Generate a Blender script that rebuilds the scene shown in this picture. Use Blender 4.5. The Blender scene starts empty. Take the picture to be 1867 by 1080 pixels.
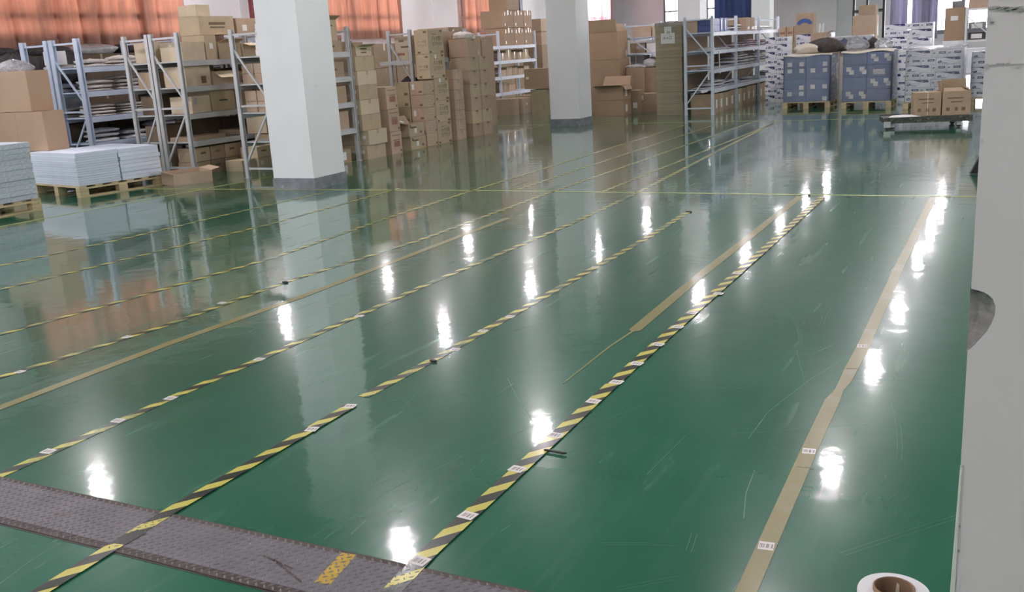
import bpy, math, random
import numpy as np
from mathutils import Matrix, Vector
random.seed(7)
R = math.radians
scene = bpy.context.scene
COL = scene.collection

# ---------------------------------------------------------------- camera
W, H, F = 1867.0, 1080.0, 1771.9
PITCH, ROLL, YAW, CAMZ = .246995, -.060031, .479123, 1.5
fwd0 = Vector((-math.sin(YAW), math.cos(YAW), 0)); right0 = Vector((math.cos(YAW), math.sin(YAW), 0))
fwd = math.cos(PITCH)*fwd0 + Vector((0, 0, -math.sin(PITCH)))
up0 = math.sin(PITCH)*fwd0 + Vector((0, 0, math.cos(PITCH)))
rt = math.cos(ROLL)*right0 + math.sin(ROLL)*up0
up = -math.sin(ROLL)*right0 + math.cos(ROLL)*up0
cam_data = bpy.data.cameras.new('camera'); cam = bpy.data.objects.new('camera', cam_data); COL.objects.link(cam)
cam_data.sensor_width = 36; cam_data.lens = 36*F/W; cam_data.clip_end = 300; cam_data.clip_start = .05
m = Matrix((rt, up, -fwd)).transposed().to_4x4(); m.translation = Vector((0, 0, CAMZ))
cam.matrix_world = m
scene.camera = cam

# ---------------------------------------------------------------- light and exposure
SKY = 9.5
LAMP = 330.0
scene.view_settings.view_transform = 'Standard'; scene.view_settings.look = 'None'
scene.view_settings.gamma = 1.0; scene.view_settings.use_curve_mapping = False
scene.view_settings.exposure = 0.95
world = bpy.data.worlds.new('overcast_sky'); scene.world = world; world.use_nodes = True
world.node_tree.nodes['Background'].inputs[0].default_value = (.97, .92, 1, 1)
world.node_tree.nodes['Background'].inputs[1].default_value = SKY
cy = scene.cycles
cy.use_denoising = True; cy.max_bounces = 8; cy.diffuse_bounces = 4; cy.glossy_bounces = 4
cy.transmission_bounces = 6; cy.transparent_max_bounces = 16; cy.caustics_reflective = False; cy.caustics_refractive = False
cy.sample_clamp_indirect = 6

def onX(x, y, X):      # the point of the plane X = const seen at a pixel of the photograph
    d = fwd + (x-W/2)/F*rt - (y-H/2)/F*up; return Vector((0, 0, CAMZ)) + X/d.x*d
def onY(x, y, Y):
    d = fwd + (x-W/2)/F*rt - (y-H/2)/F*up; return Vector((0, 0, CAMZ)) + Y/d.y*d
def onZ(x, y, z=0.0):
    d = fwd + (x-W/2)/F*rt - (y-H/2)/F*up; return Vector((0, 0, CAMZ)) + (z-CAMZ)/d.z*d

# ---------------------------------------------------------------- materials
def srgb(r, g, b):
    f = lambda c: (c/255/12.92) if c/255 <= .04045 else ((c/255+.055)/1.055)**2.4
    return (f(r), f(g), f(b), 1)
MATS = {}
def mat(name, col, rough=.6, metal=0.0, var=.08, scale=6.0, bump=.0, spec=.5, stretch=(1, 1, 1), rand=0.0, spots=None):
    if name in MATS: return MATS[name]
    mt = bpy.data.materials.new(name); mt.use_nodes = True; MATS[name] = mt
    n = mt.node_tree.nodes; l = mt.node_tree.links; b = n['Principled BSDF']
    b.inputs['Roughness'].default_value = rough; b.inputs['Metallic'].default_value = metal
    b.inputs['Specular IOR Level'].default_value = spec
    c = col if len(col) == 4 else (*col, 1)
    tc = n.new('ShaderNodeTexCoord'); mp = n.new('ShaderNodeMapping'); mp.inputs['Scale'].default_value = stretch
    l.new(tc.outputs['Object'], mp.inputs['Vector'])
    nz = n.new('ShaderNodeTexNoise'); nz.inputs['Scale'].default_value = scale; nz.inputs['Detail'].default_value = 5
    l.new(mp.outputs[0], nz.inputs['Vector'])
    mr = n.new('ShaderNodeMapRange'); mr.inputs['From Min'].default_value = .3; mr.inputs['From Max'].default_value = .7
    mr.inputs['To Min'].default_value = 1-var; mr.inputs['To Max'].default_value = 1+var
    l.new(nz.outputs['Fac'], mr.inputs['Value'])
    val = mr.outputs[0]
    if rand:
        oi = n.new('ShaderNodeObjectInfo'); m2 = n.new('ShaderNodeMapRange')
        m2.inputs['To Min'].default_value = 1-rand; m2.inputs['To Max'].default_value = 1+rand
        l.new(oi.outputs['Random'], m2.inputs['Value'])
        mm = n.new('ShaderNodeMath'); mm.operation = 'MULTIPLY'; l.new(val, mm.inputs[0]); l.new(m2.outputs[0], mm.inputs[1]); val = mm.outputs[0]
    vm = n.new('ShaderNodeVectorMath'); vm.operation = 'SCALE'; vm.inputs[0].default_value = c[:3]; l.new(val, vm.inputs['Scale'])
    out = vm.outputs[0]
    if spots:   # (colour, scale, threshold) stains and wear
        n2 = n.new('ShaderNodeTexNoise'); n2.inputs['Scale'].default_value = spots[1]; n2.inputs['Detail'].default_value = 6
        l.new(tc.outputs['Object'], n2.inputs['Vector'])
        r2 = n.new('ShaderNodeMapRange'); r2.inputs['From Min'].default_value = spots[2]; r2.inputs['From Max'].default_value = spots[2]+.08
        l.new(n2.outputs['Fac'], r2.inputs['Value'])
        mx = n.new('ShaderNodeMix'); mx.data_type = 'RGBA'; l.new(r2.outputs[0], mx.inputs['Factor'])
        l.new(out, mx.inputs['A']); mx.inputs['B'].default_value = spots[0]; out = mx.outputs['Result']
    l.new(out, b.inputs['Base Color'])
    if bump:
        bp = n.new('ShaderNodeBump'); bp.inputs['Strength'].default_value = bump; bp.inputs['Distance'].default_value = .01
        l.new(nz.outputs['Fac'], bp.inputs['Height']); l.new(bp.outputs[0], b.inputs['Normal'])
    return mt

WALLM = mat('wall_paint', (.84, .82, .83), .6, var=.03, scale=1.2, spots=((.5, .5, .48, 1), 3.1, .72))
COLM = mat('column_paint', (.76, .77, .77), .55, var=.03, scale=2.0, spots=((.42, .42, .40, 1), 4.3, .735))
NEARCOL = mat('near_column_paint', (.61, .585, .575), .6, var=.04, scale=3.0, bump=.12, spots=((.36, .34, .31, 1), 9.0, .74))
CEIL = mat('ceiling_paint', (.48, .48, .49), .8, var=.04, scale=.8)
PLASTER = mat('bare_plaster', (.22, .21, .20), .9, var=.25, scale=60, bump=.6)
SKIRT = mat('grey_skirting', (.20, .21, .23), .5, var=.25, scale=9, spots=((.45, .45, .45, 1), 12, .64))
CARD = [mat('cardboard_tan', (.54, .425, .285), .8, var=.07, scale=8, rand=.10),
        mat('cardboard_brown', (.41, .30, .20), .8, var=.07, scale=8, rand=.10),
        mat('cardboard_pink', (.51, .37, .265), .75, var=.06, scale=8, rand=.08),
        mat('cardboard_pale', (.62, .51, .36), .8, var=.06, scale=8, rand=.08),
        mat('cardboard_olive', (.44, .36, .23), .8, var=.07, scale=8, rand=.08)]
CARDSHADE = mat('cardboard_painted_shade', (.20, .145, .095), .85, var=.1, rand=.15)  # darker cardboard: the shade of rack backs is put into the colour
CARDIN = mat('cardboard_inside', (.24, .17, .105), .9, var=.1)
BIGCARD = mat('cardboard_large', (.42, .285, .185), .7, var=.05, scale=3, rand=.05)
LAYERCARD = mat('cardboard_layers', (.37, .31, .21), .7, var=.16, scale=2.2, stretch=(.25, .25, 9))
TAPE = mat('clear_packing_tape', (.50, .41, .29), .18, var=.05, spec=.8)
GLINT = mat('tape_and_painted_glint', (.66, .60, .50), .12, var=.06, scale=20, spec=.9)  # pale colour for tape and for the glints painted on cartons
PAPER = mat('white_paper', (.80, .79, .77), .7, var=.04, scale=20)
PAPERC = mat('cream_paper', (.74, .68, .56), .7, var=.04)
INK = mat('dark_print', (.12, .09, .07), .8, var=.1)
INKB = mat('brown_print', (.20, .14, .085), .8, var=.15, scale=30)
INKT = mat('soft_black_print', (.13, .10, .075), .8, var=.1)
REDP = mat('red_print', (.33, .15, .11), .8, var=.15, scale=30)
PALEP = mat('pale_print', (.58, .50, .38), .8, var=.1, scale=30)
STEELB = mat('rack_pale_blue_paint', (.58, .66, .80), .38, var=.07, scale=5, spots=((.25, .23, .2, 1), 18, .72))
STEELG = mat('rack_grey_paint', (.52, .525, .53), .4, var=.08, scale=5, spots=((.28, .25, .22, 1), 14, .72))
STEELW = mat('rack_white_blue_paint', (.66, .71, .80), .4, var=.06, scale=5)
WHITEM = mat('rack_white_paint', (.75, .75, .77), .45, var=.05)
WOOD = mat('pallet_wood', (.60, .47, .28), .8, var=.2, scale=9, bump=.2, stretch=(1, 1, 6), rand=.12)
SHEET = mat('pale_blue_sheet', (.74, .79, .90), .45, var=.05, scale=4, rand=.07)
SHEETG = mat('grey_blue_sheet', (.56, .60, .67), .55, var=.16, scale=40, rand=.06)
BLUEC = mat('slate_blue_carton', (.13, .185, .37), .5, var=.16, scale=6, rand=.16)
WHITEC = mat('white_carton', (.88, .88, .93), .45, var=.04, scale=6, rand=.05)
NAVY = mat('navy_print', (.035, .04, .16), .5, var=.1)
BLUEP = mat('blue_print', (.05, .10, .33), .5, var=.2, scale=12)
CLOTH = mat('pale_cloth_bag', (.66, .61, .56), .8, var=.18, scale=14, bump=.5, rand=.15)
CLOTHP = mat('plastic_bag_bundle', (.52, .52, .54), .3, var=.22, scale=12, bump=.6, rand=.16, spec=.8)
PINKB = mat('pink_bag_bundle', (.58, .44, .47), .4, var=.2, scale=12, bump=.5, rand=.1)
DARKB = mat('dark_fabric', (.055, .045, .045), .75, var=.4, scale=16, bump=.6, rand=.2)
CREAM = mat('cream_cover', (.62, .56, .46), .6, var=.08, scale=3, bump=.2)
BLACKM = mat('black_plastic', (.022, .025, .024), .4, var=.3, scale=20)
DGREEN = mat('worn_dark_metal', (.06, .065, .055), .55, var=.5, scale=18, bump=.3, spots=((.22, .2, .16, 1), 22, .58))
RED = mat('dark_red_pipe_paint', (.19, .03, .04), .4, var=.1)
FRAMEM = mat('window_frame_grey', (.22, .23, .28), .4, var=.05)
RUST = mat('rusty_edge_steel', (.085, .062, .052), .6, metal=.3, var=.35, scale=24, bump=.4)
STEELP = mat('checker_plate_steel', (.15, .138, .15), .5, metal=.1, var=.14, scale=7, bump=.08, spots=((.13, .09, .07, 1), 5, .68))
YPAINT = mat('yellow_paint', (.50, .32, .03), .5, var=.2, scale=25, spots=((.22, .16, .06, 1), 30, .64))
FILMW = mat('white_film_roll', (.80, .78, .80), .35, var=.04, scale=30, stretch=(1, 1, 8))
COREC = mat('cardboard_core', (.30, .19, .12), .8, var=.12, scale=20)
LINEY = mat('yellow_floor_tape', (.43, .45, .13), .35, var=.25, scale=4, spots=((.16, .22, .12, 1), 6, .63))
BEAD = mat('plastic_corner_bead', (.62, .64, .55), .4, var=.1, scale=10)
GREYP = mat('grey_plastic_crate', (.22, .22, .22), .5, var=.2)
MAGB = mat('blue_plastic_crate', (.05, .08, .26), .45, var=.15)
BLACKTP = mat('black_tape_scrap', (.02, .018, .016), .4, var=.3)

def tree(name):
    mt = bpy.data.materials.new(name); mt.use_nodes = True; MATS[name] = mt
    return mt, mt.node_tree.nodes, mt.node_tree.links
def floor_material():
    mt, n, l = tree('green_epoxy_floor'); b = n['Principled BSDF']
    g = n.new('ShaderNodeNewGeometry')
    def noise(sc, det, vec, rough=.55):
        z = n.new('ShaderNodeTexNoise'); z.inputs['Scale'].default_value = sc; z.inputs['Detail'].default_value = det; z.inputs['Roughness'].default_value = rough
        l.new(vec, z.inputs['Vector']); return z.outputs['Fac']
    def mapping(scale, rz=0):
        mp = n.new('ShaderNodeMapping'); mp.inputs['Scale'].default_value = scale; mp.inputs['Rotation'].default_value = (0, 0, rz)
        l.new(g.outputs['Position'], mp.inputs['Vector']); return mp.outputs[0]
    def rng(v, a, c, lo, hi):
        r = n.new('ShaderNodeMapRange'); r.inputs['From Min'].default_value = a; r.inputs['From Max'].default_value = c
        r.inputs['To Min'].default_value = lo; r.inputs['To Max'].default_value = hi; l.new(v, r.inputs['Value']); return r.outputs[0]
    def op(o, a, c):
        k = n.new('ShaderNodeMath'); k.operation = o
        for i, v in enumerate((a, c)):
            if isinstance(v, (int, float)): k.inputs[i].default_value = v
            else: l.new(v, k.inputs[i])
        return k.outputs[0]
    def mix(f, a, c):
        x = n.new('ShaderNodeMix'); x.data_type = 'RGBA'
        l.new(f, x.inputs['Factor'])
        for k, v in (('A', a), ('B', c)):
            if isinstance(v, tuple): x.inputs[k].default_value = v
            else: l.new(v, x.inputs[k])
        return x.outputs['Result']
    big = noise(.9, 5, mapping((1, 1, 1)))
    c1 = mix(rng(big, .3, .7, 0, 1), (.010, .100, .052, 1), (.024, .138, .080, 1))
    # roller and traffic haze in long strokes
    s1 = noise(2.4, 4, mapping((5, .45, 1), R(-38)), .5)
    s2 = noise(3.0, 4, mapping((6, .4, 1), R(24)), .5)
    haze = op('MULTIPLY', rng(s1, .5, .8, 0, 1), rng(s2, .42, .7, .1, 1))
    c2 = mix(op('MULTIPLY', haze, .42), c1, (.12, .23, .17, 1))
    # rubber scuffs
    sc_ = rng(noise(1.9, 3, mapping((2.6, .7, 1), R(-40))), .66, .80, 0, .5)
    c4 = mix(sc_, c2, (.10, .115, .085, 1))
    l.new(c4, b.inputs['Base Color'])
    b.inputs['IOR'].default_value = 1.5
    b.inputs['Specular IOR Level'].default_value = .16
    l.new(rng(haze, 0, 1, .25, .34), b.inputs['Roughness'])
    b.inputs['Coat Weight'].default_value = 1; b.inputs['Coat IOR'].default_value = 1.46
    cr = op('ADD', rng(noise(1.3, 4, mapping((1, 1, 1))), .3, .7, .04, .08), op('MULTIPLY', haze, .08)); l.new(cr, b.inputs['Coat Roughness'])
    h1 = noise(5.5, 2.5, mapping((1, 1, 1))); h2 = noise(34, 3, mapping((1, 1.4, 1)))
    hh = op('ADD', op('MULTIPLY', h1, 1.0), op('MULTIPLY', h2, .028))
    bp = n.new('ShaderNodeBump'); bp.inputs['Strength'].default_value = 1; bp.inputs['Distance'].default_value = .0013
    l.new(hh, bp.inputs['Height']); l.new(bp.outputs[0], b.inputs['Coat Normal'])
    bp2 = n.new('ShaderNodeBump'); bp2.inputs['Strength'].default_value = 1; bp2.inputs['Distance'].default_value = .001
    l.new(hh, bp2.inputs['Height']); l.new(bp2.outputs[0], b.inputs['Normal'])
    return mt
FLOORM = floor_material()

def tape_material(name, wear, gloss=.3, beige=False):
    # printed hazard bands: local x across the tape, local y along it
    mt, n, l = tree(name); b = n['Principled BSDF']; b.inputs['Roughness'].default_value = gloss
    b.inputs['Coat Weight'].default_value = .15; b.inputs['Specular IOR Level'].default_value = .35; b.inputs['Coat Roughness'].default_value = .12
    tc = n.new('ShaderNodeTexCoord'); sp = n.new('ShaderNodeSeparateXYZ'); l.new(tc.outputs['Object'], sp.inputs[0])
    def op(o, a, c=0):
        k = n.new('ShaderNodeMath'); k.operation = o
        for i, v in enumerate((a, c)):
            if isinstance(v, (int, float)): k.inputs[i].default_value = v
            else: l.new(v, k.inputs[i])
        return k.outputs[0]
    s = op('FRACT', op('DIVIDE', op('SUBTRACT', sp.outputs['Y'], op('MULTIPLY', sp.outputs['X'], 1.4)), .163))
    f = op('LESS_THAN', s, .45)
    nz = n.new('ShaderNodeTexNoise'); nz.inputs['Scale'].default_value = 2.2; nz.inputs['Detail'].default_value = 7; nz.inputs['Roughness'].default_value = .7
    l.new(tc.outputs['Object'], nz.inputs['Vector'])
    w = n.new('ShaderNodeMapRange'); w.inputs['From Min'].default_value = wear; w.inputs['From Max'].default_value = wear+.12; l.new(nz.outputs['Fac'], w.inputs['Value'])
    mx = n.new('ShaderNodeMix'); mx.data_type = 'RGBA'; l.new(f, mx.inputs['Factor'])
    mx.inputs['A'].default_value = (.022, .025, .020, 1); mx.inputs['B'].default_value = (.56, .50, .10, 1)
    if beige: mx.inputs['A'].default_value = mx.inputs['B'].default_value = (.215, .185, .062, 1)
    m2 = n.new('ShaderNodeMix'); m2.data_type = 'RGBA'; l.new(w.outputs[0], m2.inputs['Factor']); l.new(mx.outputs['Result'], m2.inputs['A'])
    m2.inputs['B'].default_value = (.24, .23, .14, 1) if beige else (.07, .13, .085, 1)
    l.new(m2.outputs['Result'], b.inputs['Base Color'])
    return mt
HAZ = tape_material('hazard_stripe_tape', .60); HAZW = tape_material('worn_hazard_stripe_tape', .50)
BEIGE = tape_material('beige_floor_tape', .52, .35, True)

def barcode_material():
    mt, n, l = tree('barcode_paper'); b = n['Principled BSDF']; b.inputs['Roughness'].default_value = .5
    tc = n.new('ShaderNodeTexCoord'); sp = n.new('ShaderNodeSeparateXYZ'); l.new(tc.outputs['Object'], sp.inputs[0])
    wv = n.new('ShaderNodeTexNoise'); wv.noise_dimensions = '1D'; wv.inputs['Scale'].default_value = 260; wv.inputs['Detail'].default_value = 1
    l.new(sp.outputs['X'], wv.inputs['W'])
    def op(o, a, c=0):
        k = n.new('ShaderNodeMath'); k.operation = o
        for i, v in enumerate((a, c)):
            if isinstance(v, (int, float)): k.inputs[i].default_value = v
            else: l.new(v, k.inputs[i])
        return k.outputs[0]
    line = op('GREATER_THAN', wv.outputs['Fac'], .5)
    ins = op('MULTIPLY', op('LESS_THAN', op('ABSOLUTE', sp.outputs['Y']), .013), op('LESS_THAN', op('ABSOLUTE', sp.outputs['X']), .02))
    mx = n.new('ShaderNodeMix'); mx.data_type = 'RGBA'; l.new(op('MULTIPLY', line, ins), mx.inputs['Factor'])
    mx.inputs['A'].default_value = (.72, .68, .66, 1); mx.inputs['B'].default_value = (.2, .17, .16, 1)
    l.new(mx.outputs['Result'], b.inputs['Base Color']); return mt
BARC = barcode_material()

def curtain_material(name, col, tcol, tfac):
    mt, n, l = tree(name); b = n['Principled BSDF']; out = n['Material Output']
    tc = n.new('ShaderNodeTexCoord'); mp = n.new('ShaderNodeMapping'); mp.inputs['Scale'].default_value = (3, 3, .25); l.new(tc.outputs['Object'], mp.inputs[0])
    nz = n.new('ShaderNodeTexNoise'); nz.inputs['Scale'].default_value = 3.5; nz.inputs['Detail'].default_value = 4; l.new(mp.outputs[0], nz.inputs['Vector'])
    mr = n.new('ShaderNodeMapRange'); mr.inputs['From Min'].default_value = .3; mr.inputs['From Max'].default_value = .7; mr.inputs['To Min'].default_value = .82; mr.inputs['To Max'].default_value = 1.12
    l.new(nz.outputs['Fac'], mr.inputs['Value'])
    def sc(c):
        v = n.new('ShaderNodeVectorMath'); v.operation = 'SCALE'; v.inputs[0].default_value = c; l.new(mr.outputs[0], v.inputs['Scale']); return v.outputs[0]
    b.inputs['Roughness'].default_value = .8; l.new(sc(col), b.inputs['Base Color'])
    t = n.new('ShaderNodeBsdfTranslucent'); l.new(sc(tcol), t.inputs['Color'])
    mx = n.new('ShaderNodeMixShader'); mx.inputs[0].default_value = tfac
    l.new(b.outputs[0], mx.inputs[1]); l.new(t.outputs[0], mx.inputs[2]); l.new(mx.outputs[0], out.inputs['Surface'])
    return mt
SALMON = curtain_material('salmon_curtain', (.50, .29, .22), (.74, .48, .37), .36)
PINKC = curtain_material('pink_curtain', (.88, .60, .60), (.99, .76, .78), .72)
BLUEC_ = curtain_material('blue_curtain', (.12, .17, .30), (.10, .14, .28), .35)
LILAC = curtain_material('lilac_curtain', (.42, .41, .48), (.44, .42, .52), .4)

def clear_material(name, fac, col=(1, 1, 1), rough=.12, bump=0.0, scale=20, white=0.0):
    mt, n, l = tree(name); out = n['Material Output']; n.remove(n['Principled BSDF'])
    t = n.new('ShaderNodeBsdfTransparent'); t.inputs[0].default_value = (*col, 1)
    g = n.new('ShaderNodeBsdfGlossy'); g.inputs['Roughness'].default_value = rough
    src = g.outputs[0]
    if white:
        d = n.new('ShaderNodeBsdfDiffuse'); d.inputs[0].default_value = (.8, .83, .9, 1)
        m3 = n.new('ShaderNodeMixShader'); m3.inputs[0].default_value = white; l.new(g.outputs[0], m3.inputs[1]); l.new(d.outputs[0], m3.inputs[2]); src = m3.outputs[0]
    mx = n.new('ShaderNodeMixShader'); l.new(t.outputs[0], mx.inputs[1]); l.new(src, mx.inputs[2]); l.new(mx.outputs[0], out.inputs['Surface'])
    fr = n.new('ShaderNodeFresnel'); fr.inputs['IOR'].default_value = 1.45
    ad = n.new('ShaderNodeMath'); ad.operation = 'ADD'; ad.use_clamp = True; ad.inputs[1].default_value = fac; l.new(fr.outputs[0], ad.inputs[0])
    val = ad.outputs[0]
    if bump:
        tc = n.new('ShaderNodeTexCoord'); mp = n.new('ShaderNodeMapping'); mp.inputs['Scale'].default_value = (1, 1, 3.5); l.new(tc.outputs['Object'], mp.inputs[0])
        nz = n.new('ShaderNodeTexNoise'); nz.inputs['Scale'].default_value = scale; nz.inputs['Detail'].default_value = 4; nz.inputs['Distortion'].default_value = 1.2
        l.new(mp.outputs[0], nz.inputs['Vector'])
        bp = n.new('ShaderNodeBump'); bp.inputs['Strength'].default_value = bump; bp.inputs['Distance'].default_value = .03
        l.new(nz.outputs['Fac'], bp.inputs['Height']); l.new(bp.outputs[0], g.inputs['Normal'])
        mm = n.new('ShaderNodeMapRange'); mm.inputs['From Min'].default_value = .35; mm.inputs['From Max'].default_value = .7; mm.inputs['To Min'].default_value = .5; mm.inputs['To Max'].default_value = 1.5
        l.new(nz.outputs['Fac'], mm.inputs['Value'])
        mu = n.new('ShaderNodeMath'); mu.operation = 'MULTIPLY'; mu.use_clamp = True; l.new(val, mu.inputs[0]); l.new(mm.outputs[0], mu.inputs[1]); val = mu.outputs[0]
    l.new(val, mx.inputs[0]); return mt
GLASS = clear_material('window_glass', .02, rough=.02)
WRAP = clear_material('stretch_wrap', .16, rough=.14, bump=.9, scale=7, white=.55)
CLEARB = clear_material('crinkled_clear_plastic', .38, rough=.12, bump=1.0, scale=14, white=.35)

def emit_material(name, col, st):
    mt, n, l = tree(name); out = n['Material Output']; n.remove(n['Principled BSDF'])
    e = n.new('ShaderNodeEmission'); e.inputs[0].default_value = (*col, 1); e.inputs[1].default_value = st; l.new(e.outputs[0], out.inputs['Surface']); return mt
LAMPE = emit_material('lamp_light', (1, .932, .975), LAMP)
LAMPOFF = mat('unlit_diffuser', (.7, .7, .68), .4)
LAMPH = mat('lamp_housing', (.65, .66, .66), .4)

# ---------------------------------------------------------------- mesh helpers
class MB:
    def __init__(s): s.v = []; s.f = []; s.smooth = False
    def box(s, x0, x1, y0, y1, z0, z1, M=None):
        b = len(s.v); p = [(x0, y0, z0), (x1, y0, z0), (x1, y1, z0), (x0, y1, z0), (x0, y0, z1), (x1, y0, z1), (x1, y1, z1), (x0, y1, z1)]
        if M is not None: p = [tuple(M @ Vector(q)) for q in p]
        s.v += p; s.f += [tuple(b+i for i in q) for q in ((0, 3, 2, 1), (4, 5, 6, 7), (0, 1, 5, 4), (1, 2, 6, 5), (2, 3, 7, 6), (3, 0, 4, 7))]; return s
    def bar(s, a, c, w, d):
        a = Vector(a); c = Vector(c); L = (c-a).length; q = (c-a).to_track_quat('Z', 'Y').to_matrix().to_4x4(); q.translation = a
        return s.box(-w/2, w/2, -d/2, d/2, 0, L, q)
    def prism(s, pts, M=None, h=.002):   # polygon in xy, extruded z 0..h, then moved by M
        b = len(s.v); k = len(pts)
        p = [(x, y, 0) for x, y in pts]+[(x, y, h) for x, y in pts]
        if M is not None: p = [tuple(M @ Vector(q)) for q in p]
        s.v += p; s.f += [tuple(b+i for i in reversed(range(k))), tuple(b+k+i for i in range(k))]
        s.f += [(b+i, b+(i+1) % k, b+k+(i+1) % k, b+k+i) for i in range(k)]; return s
    def lathe(s, prof, n=24, M=None, caps=True):
        b = len(s.v)
        for r, z in prof:
            for i in range(n):
                a = 2*math.pi*i/n; q = Vector((r*math.cos(a), r*math.sin(a), z)); s.v.append(tuple(M @ q) if M is not None else tuple(q))
        for j in range(len(prof)-1):
            for i in range(n): s.f.append((b+j*n+i, b+j*n+(i+1) % n, b+(j+1)*n+(i+1) % n, b+(j+1)*n+i))
        if caps: s.f += [tuple(b+i for i in reversed(range(n))), tuple(b+(len(prof)-1)*n+i for i in range(n))]
        return s
    def tube(s, a, c, r, n=12):
        a = Vector(a); c = Vector(c); q = (c-a).to_track_quat('Z', 'Y').to_matrix().to_4x4(); q.translation = a
        return s.lathe([(r, 0), (r, (c-a).length)], n, q)
    def build(s, name, material, parent=None, loc=(0, 0, 0), rz=0, smooth=False):
        me = bpy.data.meshes.new(name); me.from_pydata(s.v, [], s.f)
        ms = material if isinstance(material, (list, tuple)) else [material]
        for q in ms: me.materials.append(q)
        if smooth or s.smooth: me.shade_smooth()
        me.update()
        o = bpy.data.objects.new(name, me); COL.objects.link(o)
        if parent is not None: o.parent = parent
        o.location = loc; o.rotation_euler = (0, 0, rz); return o
def tag(o, label, cat, group=None, kind=None):
    o['label'] = label; o['category'] = cat
    if group: o['group'] = group
    if kind: o['kind'] = kind
    return o
def struct(o, label=None):
    o['kind'] = 'structure'
    if label: o['label'] = label
    return o
def empty(name, loc, rz, label, cat, group=None):
    o = bpy.data.objects.new(name, None); COL.objects.link(o); o.location = loc; o.rotation_euler = (0, 0, rz); o.empty_display_size = .2
    return tag(o, label, cat, group)

# ---------------------------------------------------------------- the room shell
XL, XR, YB, YF, ZC = -16.0, 9.0, -5.0, 43.4, 4.5
struct(MB().box(XL-.2, XR+.2, YB-.2, YF+.2, -.2, 0).build('floor', FLOORM), 'green glossy epoxy floor with scratches')
struct(MB().box(XL-.2, XR+.2, YB-.2, YF+.2, ZC, ZC+.2).build('ceiling', CEIL))
struct(MB().box(XR, XR+.2, YB, YF, 0, ZC).build('wall_right', WALLM))
def wall_with_holes(name, along, a0, a1, pos, thick, holes):
    # along 'y': wall plane x = pos..pos+thick ; holes = (lo, hi, z0, z1)
    mb = MB(); cur = a0
    def put(u0, u1, z0, z1):
        if along == 'y': mb.box(min(pos, pos+thick), max(pos, pos+thick), u0, u1, z0, z1)
        else: mb.box(u0, u1, min(pos, pos+thick), max(pos, pos+thick), z0, z1)
    for (u0, u1, z0, z1) in holes:
        put(cur, u0, 0, ZC); put(u0, u1, 0, z0); put(u0, u1, z1, ZC); cur = u1
    put(cur, a1, 0, ZC)
    return mb.build(name, WALLM)
LW = [(3.2, 7.8), (11.5, 16.35), (20.0, 24.75), (28.4, 33.0), (36.9, 41.7)]
struct(wall_with_holes('wall_left', 'y', YB, YF, XL, -.2, [(a, b, 2.2, 3.8) for a, b in LW]))
BWN = [(-13.4, -10.4, 1.3, 2.5), (-8.6, -5.6, 1.3, 2.5)]  # unseen windows added behind the camera, sized for daylight on camera-facing sides
struct(wall_with_holes('wall_back', 'x', XL-.2, XR+.2, YB-.2, .2, BWN))
FWN = [(-14.1, -10.15, 2.3, 3.9), (-4.6, 7.5, 1.15, 3.9)]
struct(wall_with_holes('wall_far', 'x', XL-.2, XR+.2, YF, .2, FWN))
wn = 0
def window(along, u0, u1, z0, z1, pos, nv, bars_z, fw=.07):
    global wn; wn += 1
    mb = MB()
    def put(a, b, c, d, t=.05):
        if along == 'y': mb.box(pos-t/2, pos+t/2, a, b, c, d)
        else: mb.box(a, b, pos-t/2, pos+t/2, c, d)
    put(u0, u1, z0, z0+fw); put(u0, u1, z1-fw, z1); put(u0, u0+fw, z0+fw, z1-fw); put(u1-fw, u1, z0+fw, z1-fw)
    for i in range(1, nv): c = u0+(u1-u0)*i/nv; put(c-fw/2, c+fw/2, z0+fw, z1-fw, .06)
    for z in bars_z: put(u0+fw, u1-fw, z-fw/2, z+fw/2, .055)
    f = struct(mb.build('window_%d' % wn, FRAMEM), 'grey metal framed window in the wall')
    e = [u0+(u1-u0)*i/nv for i in range(nv+1)]
    for i in range(nv):
        g = MB(); a, b = e[i]+fw*.4, e[i+1]-fw*.4
        if along == 'y': g.box(pos-.004, pos+.004, a, b, z0+.03, z1-.03)
        else: g.box(a, b, pos-.004, pos+.004, z0+.03, z1-.03)
        g.build('pane', GLASS, f)
    return f
for a, b in LW: window('y', a, b, 2.2, 3.8, XL-.035, 4, (2.62,), fw=.10)
window('x', *FWN[0], YF+.1, 4, (2.78,))
window('x', *FWN[1], YF+.1, 9, (), fw=.16)
for q in BWN: window('x', *q, YB-.1, 3, (2.6,))

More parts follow.
